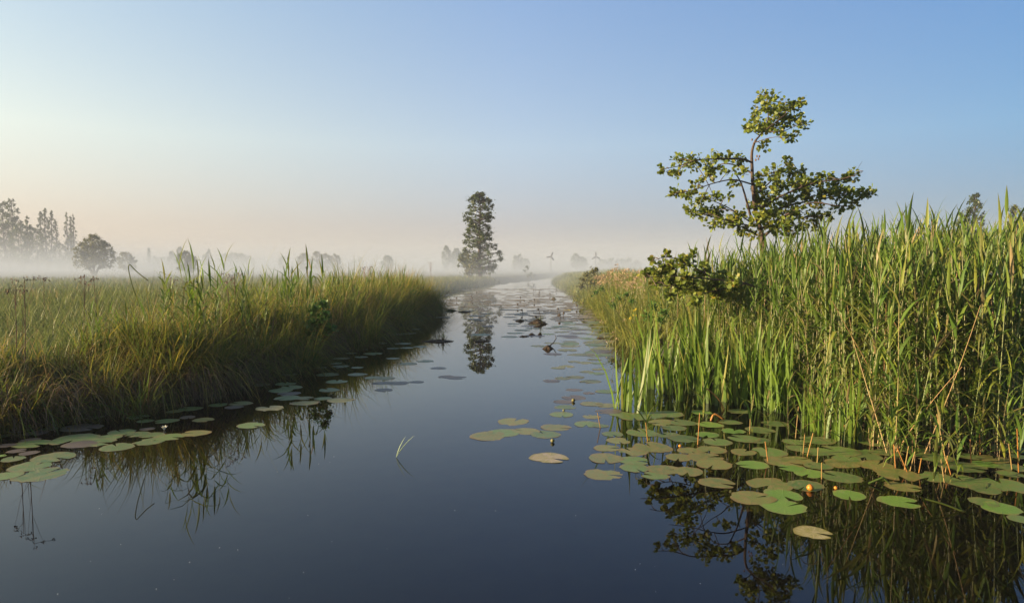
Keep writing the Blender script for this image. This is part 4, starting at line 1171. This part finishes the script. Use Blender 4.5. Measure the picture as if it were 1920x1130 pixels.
# ------------------------------------------------------------------ lily pads
def pad_variant(rng, elong=1.12):
    n = 30
    rim = []
    notch = rng.uniform(0.1, 0.3)
    bite, bw = rng.uniform(0.8, 5.4), rng.uniform(0.0, 0.16) * (rng.random() < 0.6)
    ph = rng.random() * 6
    for i in range(n):
        a = notch + (2 * math.pi - 2 * notch) * i / (n - 1)
        r = 1 + 0.04 * math.sin(3 * a + ph) + 0.02 * math.sin(7 * a + ph * 2) + rng.normal(0, 0.018)
        edge = min(a - notch, 2 * math.pi - notch - a)
        r *= (1 - 0.10 * math.exp(-edge * 5)) * (1 - bw * math.exp(-((a - bite) / 0.16) ** 2))
        z = 0.005 * math.sin(2 * a + ph) + 0.004 * math.sin(5 * a + 2 * ph)
        rim.append((math.cos(a) * r * elong, math.sin(a) * r, z))
    V = [(0.16 * elong, 0, -0.004)]
    V += [((x - 0.15) * 0.55 + 0.15, y * 0.55, z * 0.3 + 0.003) for x, y, z in rim]
    V += rim
    T = [(0, 1 + i, 2 + i) for i in range(n - 1)]
    Q = [(1 + i, 1 + n + i, 2 + n + i, 2 + i) for i in range(n - 1)]
    return np.array(V, float), [np.array(T), np.array(Q)]
prng = np.random.default_rng(51)
PAD_ME = []
for k in range(10):
    V, P = pad_variant(prng)
    PAD_ME.append(np_mesh('lily_pad', V, P, M_PAD))
PADM = {'g': M_PAD, 'o': M_PAD_OLD, 'b': M_PAD_BROWN, 'f': M_PAD_BRIGHT, 'r': M_PAD_ROT}
pad_n = [0]
MARKS, LOOSE_PADS = [], []
def pad(px_, py_, w, kind, label, group=None, z=None, rz=None, sunk=0.0):
    c = at(px_, py_)
    r = w / 2 / F * c.y
    i = pad_n[0]; pad_n[0] += 1
    o = link('lily_pad', PAD_ME[i % 10], None, (c.x, c.y, (0.0007 + 0.0004 * ((i * 7) % 5)) if not sunk else -sunk))
    s = r * prng.uniform(0.95, 1.17) * (0.84 if px_ < 500 else 1.0)
    o.scale = (s, s, s * (1 if not sunk else 3))
    o.rotation_euler = (prng.normal(0, 0.004), prng.normal(0, 0.004), prng.random() * 6.283 if rz is None else rz)
    if group: LOOSE_PADS.append((o, px_, py_, kind))
    if kind != 'g':
        o.material_slots[0].link = 'OBJECT'
        o.material_slots[0].material = PADM[kind]
    return tag(o, label, 'lily pad', group)

LB = ('lily pad in the raft of pads before the shaded tussock', 'pads in the raft before the shaded tussock')
for (x, y, w, k, lab) in (
    (32, 804, 68, 'g', 'dark green notched lily pad touching the tussock foot at the photo edge'), (92, 804, 40, 'g', 'dark narrow lily pad tucked under the tussock beside the half purple one'), (67, 812, 50, 'b', 'dull brown narrow lily pad below the two dark ones at the tussock'), (154, 801, 84, 'b', 'lily pad half purple with a curled reddish edge'), (5, 817, 30, 'g', None), (56, 825, 37, 'b', None), (60, 832, 66, 'g', None), (12, 835, 32, 'b', None), (32, 845, 33, 'b', 'small purple-brown lily pad above the large pale pair'), (55, 849, 40, 'b', 'second purple-brown lily pad, partly under the large pale one'), (2, 854, 22, 'f', 'small bright green lily pad cut by the photo edge'), (25, 860, 50, 'g', None), (102, 857, 82, 'g', 'large pale green lily pad, uppermost of the front group'), (62, 873, 84, 'g', 'large pale lily pad in the middle of the front group'), (8, 892, 62, 'g', 'pale lily pad of the front group cut by the photo edge'), (78, 889, 90, 'g', 'large deeply notched lily pad nearest the reflected sedge'), (140, 823, 84, 'g', 'broad lily pad with a brown lower rim in the middle of the raft'), (150, 833, 60, 'b', None), (181, 829, 68, 'g', 'pale lily pad overlapping the brown-rimmed broad one'), (219, 838, 66, 'g', 'round notched lily pad, lowest of the raft'), (205, 819, 48, 'g', None), (228, 810, 54, 'g', None), (258, 814, 44, 'g', None), (284, 815, 42, 'g', None), (276, 804, 30, 'b', 'small brown lily pad behind the white flower'), (281, 827, 64, 'g', 'pale lily pad below the white flower'), (318, 819, 62, 'g', 'pale lily pad just in front of the white flower'), (367, 812, 50, 'o', 'single lily pad at the open end of the raft'), (312, 789, 48, 'g', None), (272, 789, 36, 'g', None), (258, 781, 42, 'g', None), (352, 782, 32, 'b', 'small purplish lily pad between two green ones'), (382, 787, 42, 'o', None), (327, 771, 34, 'o', None), (357, 766, 44, 'g', None), (471, 797, 56, 'g', 'lone oval lily pad in the reflection of the tallest reeds'), (172, 782, 40, 'g', None), (409, 759, 36, 'g', 'green lily pad joined to the purple one off the bank'), (451, 756, 48, 'o', None), (439, 763, 40, 'b', 'purple lily pad turned over beside two green ones'), (506, 765, 44, 'r', 'pale brown withered lily pad floating alone'), (388, 786, 26, 'g', None)):
    pad(x, y, w, k, lab or LB[0], None if lab else LB[1])
LM_ = ('pale lily pad in the drift along the shaded bank', 'pads drifting along the shaded bank')
for (x, y, w, k) in ((467, 712, 36, 'o'), (461, 706, 26, 'g'), (490, 721, 40, 'o'), (535, 719, 38, 'g'), (544, 726, 40, 'g'), (527, 732, 40, 'g'), (542, 738, 34, 'b'), (539, 746, 42, 'g'), (570, 746, 28, 'o'), (571, 755, 46, 'o'), (605, 747, 28, 'g'), (639, 750, 42, 'o'), (617, 731, 34, 'g'), (631, 715, 36, 'g'), (615, 702, 34, 'g'), (571, 694, 24, 'g'), (542, 702, 30, 'o'), (600, 689, 24, 'g'), (637, 687, 32, 'g'), (670, 689, 22, 'g'), (671, 702, 30, 'g'), (630, 681, 20, 'g'), (640, 672, 30, 'o'), (677, 669, 26, 'g'), (700, 663, 30, 'g'), (659, 662, 18, 'g'), (737, 672, 24, 'g'), (682, 655, 15, 'g'), (680, 649, 18, 'g'), (707, 643, 36, 'o'), (737, 653, 22, 'g'), (762, 652, 22, 'g'), (787, 650, 25, 'g'), (755, 644, 28, 'g'), (750, 625, 50, 'o'), (780, 617, 15, 'g')):
    pad(x, y, w, k, *LM_)
LC = ('dull mottled lily pad lying out in the open channel', 'dull pads in the open channel')
for (x, y, w, k) in ((822, 690, 30, 'b'), (836, 706, 30, 'b'), (855, 708, 32, 'b'), (781, 716, 28, 'b'), (720, 731, 32, 'b'), (716, 718, 34, 'b'), (745, 718, 36, 'b'), (700, 708, 30, 'o'), (722, 709, 30, 'o'), (765, 682, 30, 'o'), (797, 677, 30, 'o')):
    pad(x, y, w, k, *LC)
LR = ('mottled lily pad in the string along the channel beside the sword leaves', 'pads strung along the channel by the sword leaves')
for (x, y, w, k) in ((1046, 690, 24, 'o'), (1062, 687, 28, 'o'), (1073, 665, 20, 'o'), (1100, 664, 28, 'o'), (1114, 668, 24, 'o'), (1076, 678, 22, 'o'), (1098, 680, 30, 'o'), (1120, 681, 26, 'g'), (1114, 674, 26, 'o'), (1123, 692, 28, 'o'), (1100, 697, 26, 'o'), (1118, 700, 30, 'g'), (1055, 709, 32, 'o'), (1078, 707, 30, 'o'), (1033, 714, 30, 'b'), (1107, 715, 34, 'o'), (1077, 731, 32, 'b'), (1104, 737, 20, 'b'), (1137, 734, 36, 'g'), (1076, 745, 40, 'b'), (1056, 753, 36, 'b'), (1060, 763, 40, 'g'), (1053, 777, 44, 'g'), (1110, 757, 36, 'o'), (1138, 760, 40, 'o'), (1141, 771, 40, 'b'), (1109, 781, 32, 'o'), (1100, 795, 50, 'g'), (1125, 798, 30, 'g')):
    pad(x, y, w, k, *LR)
for (x, y, w, k, lab) in ((962, 790, 56, 'o', 'ragged lily pad, uppermost of the group out in mid channel'), (915, 817, 58, 'o', 'mottled lily pad at the outer tip of the mid-channel group'), (945, 811, 54, 'g', 'greenish lily pad overlapping the outermost one in mid channel'), (985, 808, 54, 'o', 'ragged lily pad in the middle of the mid-channel group'), (1022, 814, 56, 'g', 'green lily pad of the mid-channel group beside the floating green bud'), (1042, 801, 48, 'o', 'oval brownish lily pad just behind the mid-channel group'), (1030, 858, 68, 'r', 'decaying pinkish yellow lily pad floating alone in open water')):
    pad(x, y, w, k, lab)
LF = ('lily pad packed in the sunny raft before the sword leaves', 'pads packed before the sword leaves')
for (x, y, w, k, lab) in (
    (1132, 889, 70, 'o', 'mottled lily pad lying alone at the outer tip of the sunny raft'), (1164, 776, 40, 'g', None), (1188, 781, 60, 'g', None), (1218, 778, 50, 'g', None), (1252, 776, 48, 'g', None), (1315, 773, 36, 'f', None), (1386, 771, 42, 'g', None), (1149, 814, 42, 'g', None), (1160, 826, 42, 'o', None), (1204, 811, 54, 'g', None), (1243, 792, 50, 'o', None), (1280, 792, 42, 'g', None), (1331, 796, 46, 'f', None), (1368, 791, 42, 'g', None), (1264, 802, 44, 'g', None), (1255, 816, 44, 'g', None), (1282, 822, 56, 'g', None), (1326, 815, 46, 'f', None), (1345, 828, 54, 'g', None), (1138, 840, 48, 'o', None), (1186, 846, 54, 'o', None), (1223, 838, 66, 'o', 'large mottled lily pad above the orange bud'), (1135, 859, 56, 'o', None), (1188, 863, 56, 'g', None), (1190, 877, 56, 'g', None), (1228, 891, 50, 'g', 'smooth green lily pad on the outer rim of the sunny raft above the reflected leaves'), (1245, 880, 64, 'o', None), (1290, 884, 56, 'o', None), (1273, 857, 48, 'o', None), (1322, 857, 54, 'o', None), (1294, 845, 42, 'o', None), (1333, 843, 48, 'o', None), (1338, 870, 60, 'o', 'yellowish waterlogged lily pad inside the sunny raft'), (1394, 847, 48, 'o', None), (1411, 871, 48, 'f', 'small clean lily pad with a shallow notch standing clear of the raft'), (1375, 808, 44, 'f', None), (1425, 806, 52, 'g', None), (1395, 822, 56, 'g', None), (1420, 825, 44, 'g', None), (1453, 794, 46, 'g', None), (1441, 847, 66, 'g', None), (1345, 905, 56, 'o', 'mottled lily pad between the outer raft and the three-pad cluster'), (1411, 933, 70, 'o', 'mottled deeply split lily pad, outermost of the three-pad cluster'), (1467, 928, 64, 'f', 'clean green lily pad, farthest of the three-pad cluster'), (1470, 950, 68, 'f', 'round lily pad, nearest of the three-pad cluster'), (1444, 908, 72, 'o', 'wide mottled lily pad behind the three-pad cluster'), (1510, 910, 68, 'g', 'flat lily pad behind the open orange bud')):
    pad(x, y, w, k, lab or LF[0], None if lab else LF[1])
LS = ('green lily pad lying between the reed stems', 'pads between the reed stems')
for (x, y, w, k, lab) in (
    (1471, 866, 60, 'o', None), (1494, 862, 48, 'o', None), (1485, 877, 44, 'f', None), (1517, 887, 54, 'f', 'bright lily pad with the twin dead sprigs standing at its edge'), (1577, 894, 64, 'g', 'smooth lily pad with a torn tip above the small green bud'), (1533, 873, 42, 'g', None), (1580, 868, 66, 'o', 'brownish lily pad overlapping a green one amid the reed stubs'), (1588, 860, 52, 'g', None), (1623, 855, 52, 'g', None), (1643, 872, 62, 'o', None), (1572, 845, 64, 'g', None), (1530, 847, 48, 'g', None), (1533, 825, 64, 'g', None), (1490, 828, 42, 'g', None), (1498, 840, 44, 'g', None), (1639, 811, 48, 'g', None), (1612, 815, 56, 'g', None), (1641, 828, 70, 'g', None), (1628, 846, 40, 'g', None), (1664, 848, 46, 'g', None), (1705, 841, 58, 'g', None), (1722, 827, 36, 'g', None), (1749, 857, 62, 'g', None), (1802, 874, 70, 'g', None), (1818, 855, 46, 'g', None), (1848, 870, 48, 'f', None), (1862, 860, 46, 'o', None), (1890, 841, 60, 'f', None), (1894, 821, 50, 'g', None), (1912, 856, 34, 'g', None), (1894, 876, 50, 'g', None), (1894, 888, 42, 'g', None), (1682, 889, 72, 'o', 'long lily pad, first of the row before the orange stubs'), (1745, 893, 60, 'g', 'lily pad in the middle of the row before the orange stubs'), (1811, 903, 76, 'g', 'large lily pad ending the row before the orange stubs'), (1848, 918, 46, 'g', None), (1880, 908, 76, 'g', 'large lily pad near the photo edge beside the row of pads'), (1592, 928, 54, 'f', 'bright heart-shaped lily pad alone on the dark reflection'), (1687, 940, 60, 'f', 'clean round lily pad alone on the dark reflection'), (1876, 952, 66, 'f', 'large folded lily pad nearest the photo corner'), (1845, 941, 54, 'g', 'narrow lily pad behind the folded one near the photo corner'), (1915, 973, 44, 'g', 'lily pad cut off by the photo edge below the folded one')):
    pad(x, y, w, k, lab or LS[0], None if lab else LS[1])
pad(1524, 998, 62, 'r', 'yellow rotting lily pad lying awash below the other pads on the dark reflection')
pad(1693, 912, 58, 'o', 'olive lily pad lying awash under the pale bent straw')

# landmarks by which the pads of the rafts are told apart
MARKS = [(32, 804, 'the dark pad at the tussock foot'), (154, 801, 'the half purple pad'), (102, 857, 'the uppermost large front pad'), (140, 823, 'the brown-rimmed broad pad'), (219, 838, 'the lowest notched pad'), (308, 806, 'the white water lily'), (367, 812, 'the single pad ending the raft'), (439, 763, 'the turned purple pad'), (471, 797, 'the lone oval pad'), (506, 765, 'the withered brown pad'),
         (494, 700, 'the single pale green reed'), (822, 640, 'the tufted weed mat'), (904, 640, 'the reddish weed mat'), (723, 621, 'the small yellow flower'), (1027, 654, 'the smooth floating clod'), (1057, 771, 'the tiny dark seed pod'), (1075, 753, 'the larger dark seed pod'), (1042, 801, 'the oval brownish mid-channel pad'), (1176, 770, 'the outlying sword-leaf tufts'),
         (1132, 889, 'the outermost mottled pad'), (1275, 838, 'the small orange bud'), (1223, 838, 'the large mottled pad'), (1228, 891, 'the smooth outer-rim pad'), (1345, 780, 'the red folded stalk'), (1338, 870, 'the yellowish waterlogged pad'), (1411, 871, 'the small clean pad'), (1444, 847, 'the short upright sprig'), (1517, 887, 'the pad with twin sprigs'), (1519, 919, 'the fat orange bud'), (1580, 868, 'the brownish overlapping pad'), (1577, 894, 'the torn-tipped pad'), (1682, 889, 'the first pad of the row'), (1650, 900, 'the pale bent straw'), (1754, 800, 'the leaning red stalk'), (1811, 903, 'the pad ending the row'), (1880, 908, 'the large edge pad')]
KINDW = {'g': 'green', 'o': 'mottled', 'b': 'brown', 'f': 'bright green', 'r': 'withered'}
bag = {}
for (o, x, y, k) in LOOSE_PADS:
    mx_, my_, ph = min(MARKS, key=lambda m: math.hypot(m[0] - x, 2.2 * (m[1] - y)))
    dx, dy = x - mx_, 2.2 * (y - my_)
    rel = ('right of' if dx > 0 else 'left of') if abs(dx) > abs(dy) else ('in front of' if dy > 0 else 'behind')
    bag.setdefault((KINDW[k], rel, ph), []).append((math.hypot(dx, dy), o))
for (kw, rel, ph), v in bag.items():
    v.sort(key=lambda q: q[0])
    for i, (_, o) in enumerate(v):
        if len(v) == 1: o['label'] = f'{kw} lily pad {rel} {ph}'
        else: o['label'] = f"{('nearest', 'second nearest', 'third nearest', 'fourth nearest', 'fifth nearest', 'sixth nearest', 'seventh nearest', 'eighth nearest', 'ninth nearest')[i] if i < 9 else 'farthest'} {kw} lily pad {rel} {ph}"

# the far reach of the ditch is strewn with small pads
def far_pads():
    rng = np.random.default_rng(55)
    spots = []
    while len(spots) < 420:
        py_ = 541 + 125 * rng.random() ** 1.6
        px_ = rng.uniform(818, 1140)
        c = at(px_, py_)
        s = float(water_sd(np.array([c.x]), np.array([c.y]))[0])
        if s > -0.25: continue
        dens = np.interp(py_, [541, 575, 600, 620, 666], [1, 1, 0.75, 0.32, 0.1])
        if px_ < 960: dens *= np.interp(py_, [541, 570, 590, 640], [1, 0.9, 0.45, 0.05])
        if 850 < px_ < 950 and py_ > 572: dens *= 0.3
        if px_ > 1060: dens = max(dens, 0.6)
        if rng.random() > dens: continue
        spots.append((px_, py_, c))
    spots.sort(key=lambda q: -q[1])
    for (px_, py_, c) in spots[:70]:
        w = rng.uniform(0.26, 0.44) / c.y * F
        pad(px_, py_, w, rng.choice(['g', 'o', 'b', 'o']), 'small dark lily pad among many on the far reach of the ditch', 'small pads on the far reach')
    far = spots[70:]
    T = np.array([tuple(c + Vector((0, 0, 0.006))) for _, _, c in far])
    n = len(T)
    v = PAD_ME
    vs = []
    for m in v:
        co = np.zeros(len(m.vertices) * 3, np.float32); m.vertices.foreach_get('co', co)
        P = {}
        for q in m.polygons: P.setdefault(len(q.vertices), []).append(list(q.vertices))
        vs.append((co.reshape(-1, 3).astype(float), [np.array(x) for x in P.values()], np.zeros(len(m.vertices))))
    M = rot(rng.random(n) * 6.28, np.zeros(n)) * rng.uniform(0.16, 0.3, n)[:, None, None]
    V, P, a_ = merge(vs, rng.integers(0, 10, n), M, T, rng.random(n))
    tag(link('lily_pads', np_mesh('lily_pads', V, P, M_PAD_OLD, a_)), 'carpet of tiny lily pads where the ditch fades into mist', kind='stuff')
    # upright flower stalks and curled leaf edges sticking up between far pads
    for i in range(34):
        px_, py_, c = far[int(rng.integers(0, len(far)))]
        V, p, t = tube_geo([(0, 0, -0.05), (0.01, 0, 0.09), (0.0, 0, 0.12), (0.0, 0, 0.165)], [0.008, 0.008, 0.035, 0.02], 6)
        if i == 0: me = np_mesh('seed_pod', V, p, M_MUCK)
        o = link('seed_pod', me, None, (c.x + 0.1, c.y, 0)); o.rotation_euler = (rng.normal(0, .2), rng.normal(0, .2), 0)
        tag(o, 'dark lily seed pod sticking up between the far pads', 'seed pod', 'lily seed pods on the far reach')
far_pads()

# ------------------------------------------------------------------ lily flowers
def bud(px_, py_, wpx, label, mat, stem_h=0.0, open_=0.0):
    c = at(px_, py_)
    r = wpx / 2 / F * c.y
    root = thing('lily_flower', label, 'flower', (c.x, c.y, stem_h))
    V, p, t = tube_geo([(0, 0, -0.15), (0, 0, r * 0.2)], [r * 0.25, r * 0.22], 6)
    link('stem', np_mesh('stem', V, p, M_BUDG), root)
    for k in range(5):
        a = k * 6.283 / 5
        g = []
        rings = ((0.0, 0.15), (0.35, 0.85), (0.9, 1.0), (1.45, 0.72 + open_ * 0.3), (1.8, 0.25 + open_ * 0.6))
        V, q = [], []
        for (z, rr) in rings:
            for s in (-0.75, -0.38, 0, 0.38, 0.75):
                rad = rr * r * (1.0 + 0.05 * (1 - abs(s)))
                V.append((math.cos(a + s) * rad, math.sin(a + s) * rad, z * r))
        for i in range(4):
            for j in range(4):
                q.append((i * 5 + j, i * 5 + j + 1, i * 5 + j + 6, i * 5 + j + 5))
        link('sepal', np_mesh('sepal', np.array(V), [np.array(q)], mat, smooth=True), root)
    bm = bmesh.new(); bmesh.ops.create_icosphere(bm, subdivisions=2, radius=r * 0.75, matrix=Matrix.Translation((0, 0, r * 0.9)))
    m = bpy.data.meshes.new('heart'); bm.to_mesh(m); bm.free(); m.materials.append(mat)
    link('heart', m, root)
bud(1519, 919, 13, 'fat orange-yellow lily bud standing out of the dark water', M_BUD)
bud(1567, 917, 7, 'small pale yellow lily bud near the heart-shaped pad', M_BUD)
bud(1275, 838, 6, 'small orange lily bud peeping out above the mottled pads', M_BUD)
bud(1036, 829, 8, 'round greenish lily bud floating free in mid channel', M_BUDG)
bud(1075, 753, 7, 'dark seed pod on the edge of a channel pad', M_BUDG)
bud(1057, 771, 5, 'tiny dark seed pod between two channel pads', M_BUDG)
bud(723, 621, 4, 'small yellow lily flower in the shade of the bank corner', M_BUD)
def white_flower(px_, py_, wpx):
    c = at(px_, py_); r = wpx / F * c.y
    root = thing('water_lily', 'half-open white water lily flower at the raft of pads', 'flower', (c.x, c.y, 0.0))
    for k in range(9):
        a = k * 0.698; tl = 0.25 + 0.25 * (k % 2)
        v = blade_variant(3, 0.28, 0.2, 0.3, 0.5, 0)
        o = link('petal', np_mesh('petal', v[0], v[1], M_PETAL if k % 3 else M_YELLOW, {'along': v[2], 'tint': v[2]}), root)
        o.rotation_euler = (0, tl, a); o.scale = (r, r, r)
white_flower(308, 806, 10)

# ------------------------------------------------------------------ floating debris
def debris(px_, py_, wpx, hpx, label, cat, name, tuft=0, seed=0, mat=None, grass=M_SEDGE, sticks=40):
    rng = np.random.default_rng(200 + seed)
    c = at(px_, py_)
    k = c.y / F
    w, h = wpx * k / 2, hpx * k * 0.75
    root = thing(name, label, cat, (c.x, c.y, 0.0))
    bm = bmesh.new()
    bmesh.ops.create_icosphere(bm, subdivisions=3, radius=1.0)
    for v in bm.verts:
        n = math.sin(v.co.x * 5 + seed) * math.sin(v.co.y * 6 + 1) * 0.16 + rng.normal(0, 0.05)
        v.co *= 1 + n
        v.co.x *= w; v.co.y *= w * 0.6; v.co.z *= h * (1.15 - 0.8 * abs(v.co.x / w) ** 1.2)
    m = bpy.data.meshes.new('mound'); bm.to_mesh(m); bm.free(); m.materials.append(mat or M_MUCK)
    link('mound', m, root)
    if sticks:
        n = sticks
        P = np.stack([rng.normal(0, w * 0.45, n), rng.normal(0, w * 0.3, n), np.abs(rng.normal(0, h * 0.3, n))], -1)
        M = rot(rng.random(n) * 6.28, rng.uniform(0.9, 1.6, n)) * np.stack([np.full(n, w * 0.8), np.full(n, 1.6), np.full(n, w * 0.8)], -1)[:, None, :]
        V, p, a_ = merge(GRASS_V, rng.integers(0, 5, n), M, P, rng.random(n))
        tag(link('straws', np_mesh('straws', V, p, M_THATCH, a_), root), kind='stuff')
    if tuft:
        n = 26
        P = np.stack([rng.normal(w * 0.2, w * 0.14, n), rng.normal(0, w * 0.12, n), np.full(n, h * 0.6)], -1)
        M = rot(rng.random(n) * 6.28, np.abs(rng.normal(0, 0.5, n)))
        L = tuft * k * rng.uniform(0.4, 1, n)
        M = M * np.stack([L, np.full(n, 1.6), L], -1)[:, None, :]
        V, p, a_ = merge(GRASS_V, rng.integers(0, 5, n), M, P, np.clip(rng.normal(0.5, 0.2, n), 0, 1))
        tag(link('tuft', np_mesh('tuft', V, p, grass, a_), root), kind='stuff')
debris(1008, 607, 36, 10, 'dark floating nest-like heap of weed with green shoots', 'weed heap', 'weed_heap', 22, 1, sticks=90)
debris(975, 602, 18, 4, 'low brown weed scrap beside the dark nest-like heap', 'weed scrap', 'weed_heap', 6, 2)
debris(997, 628, 13, 5, 'small weed clump just before the dark nest-like heap', 'weed scrap', 'weed_heap', 0, 3, sticks=16)
debris(1012, 628, 8, 6, 'tiny upright weed clump below the nest-like heap', 'weed scrap', 'weed_heap', 6, 4, sticks=10)
debris(982, 631, 20, 2.5, 'flat brown drift of weed near the small weed clump', 'weed scrap', 'weed_heap', 0, 5, sticks=20)
debris(1027, 654, 19, 9, 'smooth dark clod floating with a snapped twig behind it', 'clod', 'floating_clod', 0, 6, sticks=0)
debris(822, 640, 58, 4, 'long floating mat of brown weed with a spiky tuft', 'weed mat', 'weed_mat', 34, 7, sticks=80)
debris(904, 640, 34, 3.5, 'reddish-brown weed mat crossing the reflected alder', 'weed mat', 'weed_mat', 0, 8, sticks=50)
debris(845, 583, 24, 4, 'dark twisted branch remains in the misty water', 'branch', 'weed_mat', 5, 9, sticks=50)
debris(870, 585, 26, 2.5, 'thin dark drift trailing from the twisted branch', 'weed mat', 'weed_mat', 0, 10, sticks=40)
debris(1126, 634, 18, 3, 'reddish drift of dead leaves at the sunny bank edge', 'weed mat', 'weed_mat', 0, 11, sticks=20)
debris(1067, 581, 22, 2, 'yellowish floating weed patch in the misty reach', 'weed mat', 'weed_mat', 0, 12, M_PAD_ROT, sticks=16)
debris(1038, 561, 10, 4, 'little green water plant tuft in the misty reach', 'water plant', 'weed_mat', 8, 13, sticks=6)
def twig(px_pts, Y, r, label):
    pts = [at_y(x, y, Y) for x, y in px_pts]
    V, p, t = tube_geo(pts, list(np.linspace(r, r * 0.5, len(pts))), 5)
    tag(link('twig', np_mesh('twig', V, p, M_MUCK)), label, 'twig')
twig([(1031, 648), (1038, 642), (1043, 634), (1041, 628)], at(1035, 648).y, 0.012, 'snapped forked twig poking up behind the smooth clod')
twig([(1014, 607), (1013, 594), (1012, 585)], at(1014, 607).y, 0.01, 'thin upright twig stuck in the nest-like heap')
# a forked pale blade floating upright out in the open water
root = thing('floating_leaf', 'pale green forked grass blade floating upright in open water', 'leaf', at(743, 857))
for (ang, L) in ((0.55, 0.24), (0.28, 0.2)):
    v = blade_variant(4, 0.075, 0.15, 0.25, 0.3, 0)
    o = link('leaf', np_mesh('leaf', v[0], v[1], leaf_mat('pale_blade', [(0, (0.3, 0.36, 0.2)), (1, (0.3, 0.36, 0.2))], per_object=True), {'along': v[2]}), root)
    o.rotation_euler = (0, ang, 0.15); o.scale = (L, L, L)
# specks of pollen and down on the surface
def specks():
    rng = np.random.default_rng(77)
    n = 36
    px_ = rng.uniform(60, 1500, n); py_ = rng.uniform(820, 1129, n)
    T = np.array([tuple(at(a, b) + Vector((0, 0, 0.003))) for a, b in zip(px_, py_)])
    M = rot(rng.random(n) * 6.28, np.full(n, math.pi / 2)) * rng.uniform(0.003, 0.008, n)[:, None, None]
    V, p, a_ = merge([LEAF_Q], np.zeros(n, int), rot(rng.random(n) * 6.28, np.zeros(n)) * rng.uniform(0.003, 0.008, n)[:, None, None], T, rng.random(n))
    tag(link('floating_specks', np_mesh('floating_specks', V, p, M_WHITE, a_)), 'tiny pale specks of down scattered on the open water', kind='stuff')
specks()
